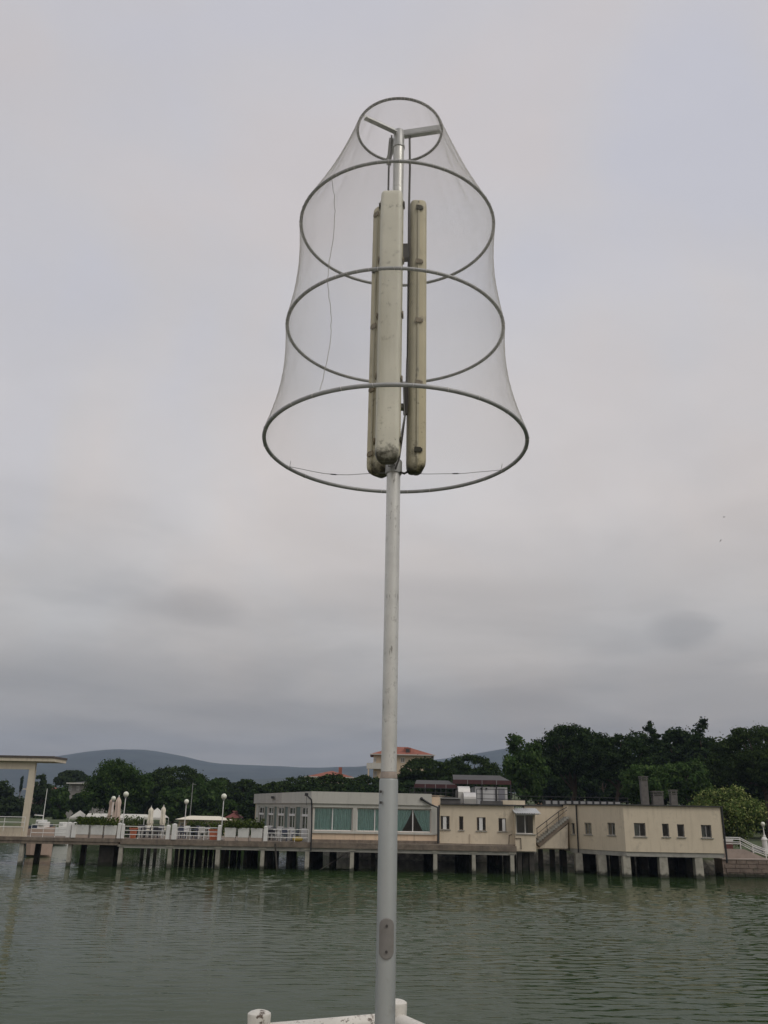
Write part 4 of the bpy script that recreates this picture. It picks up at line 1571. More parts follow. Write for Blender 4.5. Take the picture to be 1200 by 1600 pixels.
boat('sailing_boat', 'moored sailing boat with bare mast beyond the gangway', 46, 80, 1290, 92, mat('navy_hull', (.03, .04, .07), .4, .1, 2), (66.5, 1232))
boat('motor_boat', 'low salmon hulled motor boat moored behind the left railing', 50, 84, 1295, 76, mat('salmon_hull', (.46, .34, .27), .5, .08, 2))
boat('motor_boat', 'white motor boat moored between gangway and shore', 86, 108, 1293, 98, white_paint)


def tent(px0, px1, pye, pyr, Y, label, gable=False):
    xa, xb = X_(px0, Y), X_(px1, Y)
    ze, zr = Z_(px0, pye, Y), Z_((px0 + px1) / 2, pyr, Y)
    gz = float(ground_z((xa + xb) / 2, Y + 1))
    t = thing('white_tent', ((xa + xb) / 2, Y, gz), label, 'tent', 'white tents on the shore')
    D = 3.0
    xm = (xa + xb) / 2
    if gable:
        # peaked square tent
        vs = [(xa, Y, ze), (xb, Y, ze), (xb, Y + D, ze), (xa, Y + D, ze), (xm, Y + D / 2, zr)]
        k = []
        fs = [(0, 1, 4), (1, 2, 4), (2, 3, 4), (3, 0, 4)]
    else:
        vs = [(xa, Y, ze), (xb, Y, ze), (xb, Y + D, ze), (xa, Y + D, ze), (xa, Y + D / 2, zr), (xb, Y + D / 2, zr)]
        fs = [(0, 1, 5, 4), (2, 3, 4, 5), (0, 4, 3), (1, 2, 5)]
    o = MB().add(vs, fs).build('roof', canvas_white, t)
    o.modifiers.new('thick', 'SOLIDIFY').thickness = .03
    MB().box(xa, xb, Y - .02, Y, ze - .25, ze - .002).build('valance', canvas_white, t)
    n = max(1, round((xb - xa) / 3))
    for i in range(n + 1):
        x = xa + (xb - xa) * i / n
        for y in (Y + .04, Y + D - .04):
            MB().tube([(x, y, gz - .05), (x, y, ze - .03)], .04, 6).build('pole', white_paint, t)


tent(222, 252, 1277, 1262, 117.0, 'peaked white tent behind the cream parasols', True)
tent(181, 222, 1278, 1272, 121, 'low white tent left of the peaked tent')
tent(104, 125, 1277, 1266, 132, 'white gable tent under the trees near the boats', True)
tent(128, 165, 1277.5, 1271, 136, 'long flat white tent under the big plane tree')


def kiosk(px0, px1, pye, Y, label, roofm, wallm, h=.5, name='kiosk', win=3):
    xa, xb = X_(px0, Y), X_(px1, Y)
    ze = Z_((px0 + px1) / 2, pye, Y)
    gz = float(ground_z((xa + xb) / 2, Y))
    t = thing(name, ((xa + xb) / 2, Y, gz), label, 'building')
    f = Facade((xa, Y), (xb, Y))
    H = []
    for i in range(win):
        u = f.L * (i + .5) / win
        H.append((u - f.L / win * .34, u + f.L / win * .34, gz + .9, ze - .35))
    f.wall(MB(), gz - .3, ze, H).build('wall', wallm, t)
    for hh in H:
        window(t, f, hh, 1, .08, False)
    MB().box(xa + .01, xb - .01, Y + .3, Y + 3.5, gz - .3, ze - .01).build('wall', wallm, t)
    xm = (xa + xb) / 2
    vs = [(xa - .4, Y - .6, ze + .01), (xb + .4, Y - .6, ze + .01), (xb + .4, Y + 4, ze + .01), (xa - .4, Y + 4, ze + .01), (xa + 1, Y + 1.7, ze + h), (xb - 1, Y + 1.7, ze + h)]
    MB().add(vs, [(0, 1, 5, 4), (1, 2, 5), (2, 3, 4, 5), (3, 0, 4), (3, 2, 1, 0)]).build('roof', roofm, t)
    return t


kiosk(277, 349, 1281, 114, 'low cream beach pavilion with pale awning behind the terrace', canvas_cream, house_wall, .45, 'beach_pavilion', 6)
kiosk(353, 368, 1278, 121, 'little kiosk with a dark red roof under the trees by the hall', mat('dark_red_roof', (.16, .05, .04), .9, .2, 2), house_wall, .9, 'kiosk', 1)


def far_house(name, label, px0, px1, py_base, py_eave, py_ridge, Y, wallm, roofm, rows, depth=11.0, balcony=False, chimney=None, dormer=None):
    xa, xb = X_(px0, Y), X_(px1, Y)
    xm = (px0 + px1) / 2
    z0 = min(Z_(xm, py_base, Y), float(ground_z((xa + xb) / 2, Y))) - .5
    ze, zr = Z_(xm, py_eave, Y), Z_(xm, py_ridge, Y)
    t = thing(name, ((xa + xb) / 2, Y + depth / 2, z0), label, 'house')
    f = Facade((xa, Y), (xb, Y))
    H = []
    for (a, b, c, d) in rows:
        H.append(hole(f, a, b, c, d))
    f.wall(MB(), z0, ze, H, .3).build('wall', wallm, t)
    MB().box(xa + .01, xb - .01, Y + .9, Y + depth, z0, ze - .01).build('wall', wallm, t)
    for fc_ in (Facade((xb, Y + .01), (xb, Y + .92)), Facade((xa, Y + .92), (xa, Y + .01))):
        fc_.wall(MB(), z0, ze - .005).build('wall', wallm, t)
    for h in H:
        window(t, f, h, 2, .12, True)
    o = .9
    vs = [(xa - o, Y - o, ze + .02), (xb + o, Y - o, ze + .02), (xb + o, Y + depth + o, ze + .02), (xa - o, Y + depth + o, ze + .02)]
    w = xb - xa
    k = min(w, depth) * .48
    vs += [(xa + k, Y + depth / 2, zr), (xb - k, Y + depth / 2, zr)]
    rf = MB().add(vs, [(0, 1, 5, 4), (1, 2, 5), (2, 3, 4, 5), (3, 0, 4), (3, 2, 1, 0)]).build('roof', roofm, t)
    MB().box(xa - o - .05, xb + o + .05, Y - o - .12, Y - o - .01, ze - .12, ze + .10).build('gutter', white_clad, rf)
    if chimney:
        p = at(chimney[0], chimney[1], Y + 3)
        MB().box(p.x - .4, p.x + .4, Y + 2.6, Y + 3.4, p.z - 2.2, p.z).build('chimney', roofm, rf)
    if dormer:
        p = at(dormer[0], dormer[1], Y + 1.4)
        MB().box(p.x - .8, p.x + .8, Y + 1.0, Y + 4.2, p.z - .9, p.z + .8).build('dormer', roofm, rf)
        MB().box(p.x - .5, p.x + .5, Y + .95, Y + .99, p.z - .5, p.z + .5).build('dormer_window', interior, rf)
    if balcony:
        a, b, py = balcony
        x0, x1 = X_(a, Y, py), X_(b, Y, py)
        z = Z_((a + b) / 2, py, Y)
        bo = MB().box(x0, x1, Y - 1.7, Y - .02, z - .35, z).build('balcony', white_clad, t)
        MB().box(x0, x1, Y - 1.7, Y - 1.62, z + .003, z + 1.05).build('parapet', white_clad, bo)
        MB().box(x0, x0 + .08, Y - 1.61, Y - .03, z + .003, z + 1.05).build('parapet', white_clad, bo)
        for x in (x0 + .3, x1 - .4):
            MB().box(x, x + .35, Y - 1.6, Y - 1.25, z0, z - .36).build('pillar', house_wall, bo)
    return t


far_house('hillside_house', 'three storey cream house with terracotta hip roof on the slope behind the pole', 581, 674, 1232, 1179.5, 1164.5, 225, house_wall, terracotta,
          [(584.5, 587.5, 1183.5, 1192), (626, 632.5, 1183.5, 1191.5), (660, 664, 1184, 1189), (584.5, 589, 1205, 1213)], 12, (573, 598, 1199.5), None, (637, 1173.5))
far_house('red_roofed_house', 'broad low house showing only its orange tiled roof above the pines', 478, 546, 1232, 1214.5, 1202.5, 210, house_wall, terracotta, [], 14, None, (532, 1199))
far_house('pink_house', 'dull pink house half hidden behind the shelter post', 34, 56, 1268, 1233, 1223, 190, mat('dull_pink', (.34, .25, .21), .9, .1, .5), terracotta, [], 9)
far_house('grey_house', 'grey house with a dark flat eave between trees at the left', 103, 137, 1262, 1224, 1219, 170, mat('grey_render', (.30, .28, .26), .9, .1, .5), dark_roof,
          [(107, 112, 1228, 1235), (119, 124, 1228, 1235)], 9)
far_house('ochre_house', 'ochre house glimpsed under the dark pines behind the link roof', 852, 884, 1252, 1206, 1195, 150, mat('ochre_render', (.48, .28, .15), .9, .1, .5), terracotta,
          [(858, 862, 1222, 1232), (870, 875, 1222, 1232)], 8)


# ------------------------------------------------------------------ trees
def tree(name, label, px0, px1, py0, py1, Y, kind='round', leaf=None, n=6500, lsize=.24, trunk_px=None, cat='tree', group=None, ground=None, lumps=None, tmat=None):
    """Crown fills the box px0..px1, py0..py1 at distance Y; trunk stands on the ground."""
    xm = (px0 + px1) / 2
    ym = (py0 + py1) / 2
    c = at(xm, ym, Y)
    rx = (X_(px1, Y, ym) - X_(px0, Y, ym)) / 2
    zt, zb = Z_(xm, py0, Y), Z_(xm, py1, Y)
    rz = (zt - zb) / 2
    ry = rx * random.uniform(.85, 1.05)
    bx = X_(trunk_px, Y, 1290) if trunk_px is not None else c.x + random.uniform(-.15, .15) * rx
    gz = float(ground_z(bx, Y)) if ground is None else ground
    t = thing(name, (bx, Y, gz), label, cat, group)
    if kind == 'umbrella':
        k = lumps or int(150 + rx * 14)
        zb -= rz * .45
        rz = (zt - zb) / 2
        d = rand_dirs(k * 4)
        d = d[d[:, 2] > -.45][:k]
        cen = np.array([c.x, c.y, zb + rz * .85])
        rad = np.array([rx * 1.03, ry, rz * 1.13])
        s = rng.uniform(.80, .92, (len(d), 1))
        C = cen + d * rad * s
        r = rng.uniform(.10, .165, len(d)) * rx
        C = np.vstack([C, cen + rand_dirs(k // 3) * rad * .55 * np.array([1, 1, .6])])
        r = np.concatenate([r, np.full(k // 3, rx * .20)])
        flat, ub = .62, .35
    elif kind == 'cone':
        k = lumps or 150
        u = rng.random(k) ** .6
        z = zb + (zt - zb) * (1 - u)
        ang = rng.uniform(0, 6.283, k)
        w = (.06 + .94 * u ** .8) * rng.uniform(.35, .92, k)
        C = np.stack([c.x + rx * w * np.cos(ang), c.y + ry * w * np.sin(ang), z], -1)
        r = rx * (.12 + .17 * u)
        C = np.vstack([C, [[c.x, c.y, zt - rz * .08], [c.x, c.y, zt - rz * .2]]])
        r = np.concatenate([r, [rx * .07, rx * .12]])
        flat, ub = .75, .2
    elif kind == 'tall':
        k = lumps or 70
        d = rand_dirs(k)
        C = np.array(c) + d * np.array([rx, ry, rz]) * rng.uniform(.30, .90, (k, 1))
        r = rng.uniform(.18, .34, k) * rx
        flat, ub = 1.05, .1
    else:
        k = lumps or 80
        d = rand_dirs(k)
        C = np.array(c) + d * np.array([rx, ry, rz]) * rng.uniform(.45, .90, (k, 1))
        r = rng.uniform(.16, .30, k) * min(rx, rz * 1.2)
        flat, ub = .85, .25
    V, F = clump_leaves(C, r, n, lsize, flat, ub)
    # stray sprigs beyond the outline
    ns = n // (40 if kind == 'umbrella' else 16)
    idx = rng.integers(0, len(C), ns)
    d = rand_dirs(ns)
    S = C[idx] + d * (r[idx] * rng.uniform(1.0, 1.4, ns))[:, None]
    V2, F2 = leaf_quads(S, rand_dirs(ns), lsize * rng.uniform(.4, .8, ns))
    V = np.vstack([V, V2])
    F = np.vstack([F, F2 + len(V) - len(V2)])
    # fit the crown to its measured outline
    xl, xr = X_(px0, Y, ym), X_(px1, Y, ym)
    a, b = np.percentile(V[:, 0], [.6, 99.4])
    sx = (xr - xl) / (b - a)
    C[:, 0] = xl + (C[:, 0] - a) * sx
    V[:, 0] = xl + (V[:, 0] - a) * sx
    hi = np.percentile(V[:, 2], 99.6)
    lo = V[:, 2].min()
    sz = (zt - lo) / (hi - lo)
    C[:, 2] = lo + (C[:, 2] - lo) * sz
    V[:, 2] = lo + (V[:, 2] - lo) * sz
    quads_mesh('crown', V, F, leaf or pine_leaf, t)
    # trunk and limbs
    tm = MB()
    r0 = max(.14, .05 * rx + .012 * (zt - gz))
    top = Vector((c.x, c.y, zb + rz * (.7 if kind == 'umbrella' else 1.1)))
    base = Vector((bx, Y, gz - .15))
    pts, rs = [], []
    for i in range(6):
        s = i / 5
        p = base.lerp(top, s)
        p += Vector((random.uniform(-.12, .12), random.uniform(-.12, .12), 0)) * (1 if 0 < i < 5 else 0) * r0 * 4
        pts.append(p)
        rs.append(r0 * (1 - .6 * s))
    tm.tube(pts, rs, 8)
    order = rng.permutation(len(C))[:12]
    for j in order:
        s0 = random.uniform(.62, .95)
        a = base.lerp(top, s0)
        b = Vector(C[j])
        mid = a.lerp(b, .5) + Vector((0, 0, random.uniform(-.1, .25) * rz))
        tm.tube([a, mid, b], [r0 * .40, r0 * .26, r0 * .10], 6)
    tm.build('trunk', tmat or (pine_bark if kind == 'umbrella' else bark), t, smooth=True)
    return t


PINES = 'pines and trees along the shore'
# left shore
tree('leafy_tree', 'grey green tree at the far left edge behind the rails', -45, 24, 1222, 1296, 175, 'round', far_leaf, 4500, .34, group=PINES)
tree('leafy_tree', 'dim tree seen under the shelter roof right beside the pink house', 0, 38, 1246, 1292, 160, 'round', far_leaf, 3500, .30, group=PINES)
tree('cypress_tree', 'thin dark cypress far off under the shelter roof', 31, 35.5, 1213, 1240, 240, 'tall', dark_leaf, 900, .35, group=PINES)
tree('leafy_tree', 'dark tree just right of the shelter post, behind the mast', 48, 82, 1212, 1288, 165, 'round', far_leaf, 5000, .32, group=PINES)
tree('leafy_tree', 'yellowish green smaller tree between mast and grey house', 78, 108, 1232, 1284, 150, 'round', plane_leaf, 4000, .27, group=PINES)
tree('umbrella_pine', 'pine crown behind the grey house eave', 88, 138, 1204, 1228, 215, 'umbrella', far_leaf, 3500, .38, group=PINES)
tree('leafy_tree', 'low dark tree under the grey house, left of the big plane tree', 108, 142, 1240, 1282, 140, 'round', dark_leaf, 3500, .25, group=PINES)
tree('plane_tree', 'big round plane tree behind the beige parasols', 136, 232, 1190, 1278, 128, 'round', plane_leaf, 22000, .17, group=PINES, lumps=120)
tree('umbrella_pine', 'wide dark umbrella pine right of the plane tree', 222, 322, 1199, 1250, 146, 'umbrella', pine_leaf, 20000, .18, 243, group=PINES)
tree('umbrella_pine', 'dark pine mass behind the cream parasols', 212, 262, 1215, 1262, 152, 'umbrella', dark_leaf, 6000, .26, 222, group=PINES)
tree('leafy_tree', 'dark leafy tree above the white tent and right cream parasol', 246, 302, 1231, 1284, 130, 'round', poplar_leaf, 7000, .22, 268, group=PINES)
tree('leafy_tree', 'light green tree rising behind the pavilion and globe lamps', 296, 350, 1218, 1286, 127, 'tall', poplar_leaf, 7500, .21, 321, group=PINES)
tree('umbrella_pine', 'small pine crown between light green tree and the right pine', 322, 366, 1216, 1256, 158, 'umbrella', pine_leaf, 5500, .25, group=PINES)
tree('umbrella_pine', 'round pine immediately left of the dining hall', 352, 414, 1219, 1272, 140, 'umbrella', pine_leaf, 8500, .23, 380, group=PINES)
tree('leafy_tree', 'low bush tree over the red kiosk', 342, 372, 1250, 1282, 125, 'round', plane_leaf, 3000, .2, group=PINES)
tree('leafy_tree', 'dark tree close against the left end of the hall', 374, 412, 1240, 1290, 122, 'round', dark_leaf, 4500, .22, group=PINES)
# behind the hall
for a, b, c, d, Y, w in ((398, 470, 1222, 1262, 138, 'nearest its left corner'), (430, 512, 1214, 1256, 150, 'under the orange tiled roof'),
                         (484, 560, 1211, 1252, 135, 'left of the pole'), (540, 612, 1213, 1254, 140, 'under the hillside house')):
    tree('umbrella_pine', f'dark pine crown over the hall roof, {w}', a, b, c, d, Y, 'umbrella', pine_leaf, 7500, .23, group=PINES)
for a, b, c, d, Y, w in ((452, 520, 1224, 1262, 122, 'left'), (520, 600, 1223, 1262, 120, 'middle'), (596, 660, 1222, 1262, 124, 'right')):
    tree('leafy_tree', f'low dark green tree hugging the hall roof, the {w} of three', a, b, c, d, Y, 'round', dark_leaf, 5500, .22, group=PINES)
tree('umbrella_pine', 'pine right of the pole, in front of the hillside house', 620, 712, 1186, 1242, 128, 'umbrella', pine_leaf, 20000, .16, group=PINES)
tree('umbrella_pine', 'spreading pine above the rooftop awnings', 682, 786, 1181, 1240, 134, 'umbrella', pine_leaf, 22000, .16, group=PINES)
tree('leafy_tree', 'dark tree filling the gap behind the rooftop cabin', 690, 790, 1205, 1256, 118, 'round', dark_leaf, 7000, .22, group=PINES)
# right hand grove
tree('poplar_tree', 'tall light green poplar at the left end of the grove', 786, 852, 1152, 1262, 104, 'tall', poplar_leaf, 11000, .19, group=PINES, lumps=80)
tree('umbrella_pine', 'big dark umbrella pine with the flat dome right of the poplar', 832, 962, 1136, 1212, 112, 'umbrella', dark_leaf, 30000, .15, 893, group=PINES)
tree('umbrella_pine', 'lower umbrella pine in the middle of the grove', 916, 1016, 1150, 1222, 106, 'umbrella', dark_leaf, 24000, .14, 960, group=PINES)
tree('cedar_tree', 'pointed dark conifer between the middle pines', 984, 1050, 1135, 1250, 120, 'cone', dark_leaf, 8000, .24, group=PINES)
tree('umbrella_pine', 'dark pine crown behind the pointed conifers', 1022, 1100, 1142, 1230, 122, 'umbrella', dark_leaf, 9000, .22, group=PINES)
tree('cedar_tree', 'taller pointed conifer on the skyline at the right', 1058, 1146, 1128, 1252, 118, 'cone', dark_leaf, 10000, .24, group=PINES)
tree('umbrella_pine', 'large pine with a leaning trunk at the right edge', 1112, 1262, 1138, 1232, 100, 'umbrella', pine_leaf, 32000, .14, 1204, group=PINES)
tree('leafy_tree', 'bright bushy tree behind the end block chimneys', 972, 1042, 1196, 1262, 92, 'round', poplar_leaf, 8000, .17, group=PINES)
tree('leafy_tree', 'bright bushy tree right of the end block chimneys', 1036, 1106, 1190, 1262, 95, 'round', poplar_leaf, 8000, .17, group=PINES)
for a, b, c, d, Y, w in ((830, 910, 1196, 1266, 126, 'under the big flat domed pine'), (896, 985, 1190, 1266, 130, 'under the middle pine'),
                         (1080, 1160, 1185, 1275, 112, 'behind the yellow green shrub'), (1140, 1240, 1215, 1310, 108, 'low at the right edge'), (955, 1090, 1175, 1262, 132, 'behind the chimneys')):
    tree('leafy_tree', f'black green undergrowth tree {w}', a, b, c, d, Y, 'round', dark_leaf, 8000, .24, group=PINES)
for a, b, c, d, Y, w in ((60, 150, 1226, 1292, 185, 'beyond the grey house'), (196, 262, 1222, 1290, 168, 'behind plane tree and first umbrella pine'),
                         (250, 335, 1222, 1290, 172, 'behind the wide umbrella pine'), (325, 425, 1232, 1290, 165, 'behind the pine beside the hall'),
                         (640, 800, 1204, 1262, 145, 'behind the pines over the awnings'), (-60, 50, 1240, 1296, 205, 'far left behind the shelter')):
    tree('leafy_tree', f'dense dark background tree {w}', a, b, c, d, Y, 'round', far_leaf if Y > 180 else dark_leaf, 7500, .30, group=PINES)
for a, b, c, d, Y, w in ((850, 960, 1146, 1262, 140, 'behind the flat domed pine'), (930, 1060, 1146, 1262, 142, 'behind pine and pointed conifer'),
                         (1030, 1140, 1142, 1275, 138, 'behind the taller conifer'), (1110, 1260, 1150, 1300, 125, 'behind the leaning pine')):
    tree('leafy_tree', f'large black green tree {w}', a, b, c, d, Y, 'round', dark_leaf, 10000, .27, group=PINES)
tree('flowering_shrub', 'rounded yellow green shrub beside the end block', 1088, 1190, 1231, 1322, 74.5, 'round', loquat_leaf, 14000, .105, cat='shrub', lumps=110)


def hedge(px0, px1, py0, py1, Y, label, material=hedge_leaf, n=1800, s=.12):
    xa, xb = X_(px0, Y), X_(px1, Y)
    z1 = Z_((px0 + px1) / 2, py0, Y)
    z0 = Z_((px0 + px1) / 2, py1, Y)
    gz = min(float(ground_z((xa + xb) / 2, Y)), z0)
    t = thing('hedge', ((xa + xb) / 2, Y, gz), label, 'hedge', 'hedges behind the terrace')
    C = np.stack([rng.uniform(xa, xb, n), Y + rng.uniform(-.5, .5, n), gz + (z1 - gz) * rng.random(n) ** .6 * rng.uniform(.85, 1.08, n)], -1)
    V, F = leaf_quads(C, rand_dirs(n) + np.array([0, -.5, .4]), s * rng.uniform(.6, 1.3, n))
    quads_mesh('foliage', V, F, material, t)
    MB().box(xa + .2, xb - .2, Y - .25, Y + .25, gz - .1, gz + (z1 - gz) * .7).build('branches', dark_leaf, t)


hedge(116, 182, 1277, 1295, 119.5 if False else 123, 'olive hedge behind the first planters')
hedge(190, 226, 1277, 1296, 118.5, 'olive hedge between tall lamp and white tent')
hedge(290, 312, 1284, 1298, 113, 'low hedge left of the light green tree')
hedge(312, 350, 1285, 1298, 112, 'low hedge in front of the pavilion')
hedge(352, 412, 1283, 1298, 110, 'low hedge behind the hall planters')


# ------------------------------------------------------------------ lamp with insect net in the foreground
PX, PY = X_(606.6, 3.0, 1268), 3.0
galv = mat('pole_aluminium', (.66, .65, .60), .40, .12, 14.0, metal=.55, bump=.08, bscale=120, dirt=(.20, .19, .16), dirt_scale=28, dirt_amt=.55)
galv2 = mat('painted_pole', (.38, .395, .375), .42, .05, 8.0, metal=.45, dirt=(.24, .22, .19), dirt_scale=22, dirt_amt=.30)
ring_metal = mat('ring_metal', (.40, .40, .39), .55, .15, 30, metal=.3)
zinc = mat('zinc_plate', (.46, .46, .44), .45, .12, 18, metal=.4, dirt=(.2, .17, .13), dirt_scale=30)
poly_yellow = mat('brown_yellow_diffuser', (.60, .53, .345), .45, .10, 6.0, dirt=(.24, .19, .10), dirt_scale=20, dirt_amt=.5, spec=.4, streak=(.50, .43, .27))
poly_cover = mat('yellowed_diffuser', (.77, .735, .60), .42, .07, 6.0, dirt=(.20, .18, .11), dirt_scale=26, dirt_amt=.55, spec=.4, streak=(.45, .42, .30))
poly_house = mat('fixture_housing', (.50, .46, .33), .6, .10, 8.0, dirt=(.10, .085, .06), dirt_scale=24, dirt_amt=.7)
chipped = mat('chipped_white_paint', (.66, .63, .56), .5, .06, 10, dirt=(.13, .085, .055), dirt_scale=34, dirt_amt=.92, bump=.15, bscale=60)
grime = mat('grime', (.07, .065, .045), .85, .4, 30)
cable_black = mat('cable_black', (.05, .045, .04), .6, .2, 30)
wire_steel = mat('steel_wire', (.22, .22, .21), .5, .1, 20, metal=.5)
thread = leaf_mat('net_thread', (.86, .84, .80), (.90, .88, .84), .55)


def zp(py):
    return Z_(618, py, PY)


def zt_(px, py, Y):
    return Z_(px, py, Y)


RINGS = [(6.817, .184, .036, .0058), (6.300, .401, .032, .0066), (5.809, .429, .030, .0066), (5.315, .496, .038, .0076)]
DECK_Z = 2.38


def circle(cx, cy, z, r, n=72):
    return [(cx + r * math.cos(2 * math.pi * i / n), cy + r * math.sin(2 * math.pi * i / n), z) for i in range(n)]


def build_net_lamp():
    t = thing('lamp_post', (PX, PY, DECK_Z), 'tall metal lamp post carrying three tube lights inside a netted ring cage', 'lamp post')
    zj = zp(1217)
    # pole
    MB().lathe((PX, PY, 0), [(.0315, DECK_Z), (.0315, zj - .006), (.0295, zj)], 28).build('lower_pole', galv2, t, smooth=True)
    MB().lathe((PX, PY, 0), [(.0288, zj + .001), (.0285, zj + .012), (.0262, zj + .022)], 28).build('joint_sleeve', mat('rust_joint', (.36, .30, .25), .6, .2, 30, metal=.2), t, smooth=True)
    zc = zp(740)
    MB().lathe((PX, PY, 0), [(.0262, zj + .0225), (.0258, zc)], 28).build('upper_pole', galv, t, smooth=True)
    MB().lathe((PX, PY, 0), [(.0305, zc - .002), (.0318, zc + .003), (.0318, zc + .045), (.030, zc + .05)], 28).build('collar', zinc, t, smooth=True)
    ztop = RINGS[0][0] - .005
    MB().lathe((PX, PY, 0), [(.0232, zc + .051), (.0230, zp(232))], 24).build('inner_pole', galv, t, smooth=True)
    zs = zp(232)
    MB().lathe((PX, PY, 0), [(.0262, zs + .0005), (.0265, zs + .012), (.0240, zs + .013), (.0238, ztop), (.020, ztop + .006)], 24).build('top_sleeve', zinc, t, smooth=True)
    # bolts and rivets
    for py in (1237, 1254):
        p = at(594.8, py, PY - .028)
        MB().lathe((p.x, PY - .0285, p.z), [(.004, -.004), (.004, .004)], 8).build('rivet', cable_black, t)
    p = Vector((PX, PY - .030, zc + .022))
    MB().tube([p, p - Vector((0, .006, 0))], .0045, 8).build('screw', cable_black, t)
    # oval inspection cover, bent round the pole
    zc0, zc1 = zp(1497), zp(1433)
    w, rr = .0235, .0322
    zm, hh = (zc0 + zc1) / 2, (zc1 - zc0) / 2
    out = []
    for i in range(40):
        q = 2 * math.pi * i / 40
        s, c = math.sin(q), math.cos(q)
        zz = (hh - w) * (1 if s > 0 else -1) + w * s
        out.append((w * c, zm + zz))
    phi0 = -math.pi / 2 + .02
    def onp(a, z, r):
        q = phi0 + a / rr
        return (PX + r * math.cos(q), PY + r * math.sin(q), z)
    vs, fs = [], []
    for s, r in ((1.0, rr), (1.0, rr + .0028), (.93, rr + .0036)):
        for a, z in out:
            vs.append(onp(a * s, zm + (z - zm) * (1 - (1 - s) * .5), r))
    n = len(out)
    for k in range(2):
        for i in range(n):
            fs.append((k * n + i, k * n + (i + 1) % n, (k + 1) * n + (i + 1) % n, (k + 1) * n + i))
    m_ = n * 2
    # face strips across
    order = list(range(n))
    left = [m_ + i for i in range(n // 4, 3 * n // 4 + 1)]
    right = [m_ + (i % n) for i in range(n // 4, -n // 4 - 1, -1)]
    strip = 8
    grid = []
    for a, b in zip(left, right):
        pa, pb = vs[a], vs[b]
        row = [a]
        aa = math.atan2(pa[1] - PY, pa[0] - PX)
        bb = math.atan2(pb[1] - PY, pb[0] - PX)
        for j in range(1, strip):
            q = aa + (bb - aa) * j / strip
            vs.append((PX + (rr + .0038) * math.cos(q), PY + (rr + .0038) * math.sin(q), pa[2] + (pb[2] - pa[2]) * j / strip))
            row.append(len(vs) - 1)
        row.append(b)
        grid.append(row)
    for r0_, r1_ in zip(grid, grid[1:]):
        for j in range(strip):
            q = [r0_[j], r0_[j + 1], r1_[j + 1], r1_[j]]
            q2 = list(dict.fromkeys(q))
            if len(q2) > 2:
                fs.append(tuple(q2))
    cv = MB().add(vs, fs).build('inspection_cover', mat('cover_brown', (.20, .188, .170), .5, .08, 25, dirt=(.16, .14, .12), dirt_scale=30), t, smooth=True)
    cv['label'] = 'brownish oval inspection cover with two screws'
    for z in (zm + hh - .022, zm - hh + .022):
        q = phi0
        p = Vector((PX + (rr + .0038) * math.cos(q), PY + (rr + .0038) * math.sin(q), z))
        MB().tube([p, p + Vector((0, -.003, 0))], .0042, 10).build('screw', cable_black, cv)
    # rings
    for k, (z, r, cx, tr) in enumerate(RINGS):
        o = MB().tube(circle(cx, PY, z, r, 96), tr, 10, closed=True).build('ring', ring_metal if k else mat('dark_ring', (.20, .20, .19), .6, .15, 30, metal=.2), t, smooth=True)
        # thread lashings that tie the net to the ring
        sm = MB()
        nl = (64, 60, 66, 26)[k]
        for i in range(nl):
            q = 2 * math.pi * (i + random.uniform(-.2, .2)) / nl
            e = Vector((math.cos(q), math.sin(q), 0))
            c = Vector((cx, PY, z)) + e * r
            s = Vector((-e.y, e.x, 0)) * random.uniform(-.003, .003)
            pts = [c + (e * math.cos(a) + Vector((0, 0, 1)) * math.sin(a)) * (tr + .0009) + s * math.sin(a) for a in np.linspace(0, 2 * math.pi, 9)[:-1]]
            sm.tube(pts, .0008, 4, closed=True)
        sm.build('lashing', thread, o)['kind'] = 'stuff'
    # three flat arms at the top
    z, r, cx, tr = RINGS[0]
    for ang in (R(-150), R(-13), R(104)):
        e = Vector((math.cos(ang), math.sin(ang), 0))
        end = Vector((cx, PY, z)) + e * (r - tr)
        st = Vector((PX, PY, z)) + e * .022
        a = MB()
        a.obox(st + Vector((0, 0, -.010)), end + Vector((0, 0, -.010)), .0045, .024)
        s = Vector((-e.y, e.x, 0))
        a.obox(st + s * .010 + Vector((0, 0, -.0245)), end + s * .010 + Vector((0, 0, -.0245)), .022, .004)
        a.build('arm', zinc, t)
    # wires that stay the lowest ring
    z, r, cx, tr = RINGS[3]
    for ang, sag in ((R(150), .02), (R(28), .012)):
        e = Vector((cx + (r - .004) * math.cos(ang), PY + (r - .004) * math.sin(ang), z + .006))
        st = Vector((PX + .03 * math.cos(ang), PY + .03 * math.sin(ang), zc + .01))
        pts = [st.lerp(e, i / 8) - Vector((0, 0, sag * math.sin(math.pi * i / 8))) + Vector((0, 0, random.uniform(-.002, .002))) for i in range(9)]
        MB().tube(pts, .0012, 5).build('stay_wire', wire_steel, t)
        MB().tube([pts[4], pts[4].lerp(pts[5], .45)], .0026, 5).build('wire_knot', cable_black, t)
        MB().tube([e, e + Vector((.004, -.01, .022))], .001, 4).build('wire_tail', wire_steel, t)

    # net: two families of fine threads in a diamond weave
    prof = []
    def seg(k0, k1, n, sag):
        z0, r0, c0, t0 = RINGS[k0]
        z1, r1, c1, t1 = RINGS[k1]
        for i in range(n):
            s = i / n
            prof.append((z0 + (z1 - z0) * s, r0 + t0 + (r1 + t1 - r0 - t0) * s - sag * math.sin(math.pi * s) ** .9, c0 + (c1 - c0) * s))
    seg(0, 1, 66, .016)
    seg(1, 2, 62, .022)
    seg(2, 3, 62, .030)
    prof.append((RINGS[3][0], RINGS[3][1] + .006, RINGS[3][2]))
    prof = np.array(prof)
    NR, NA = len(prof), 380
    ia = np.arange(NA)
    G = np.zeros((NR, NA, 3))
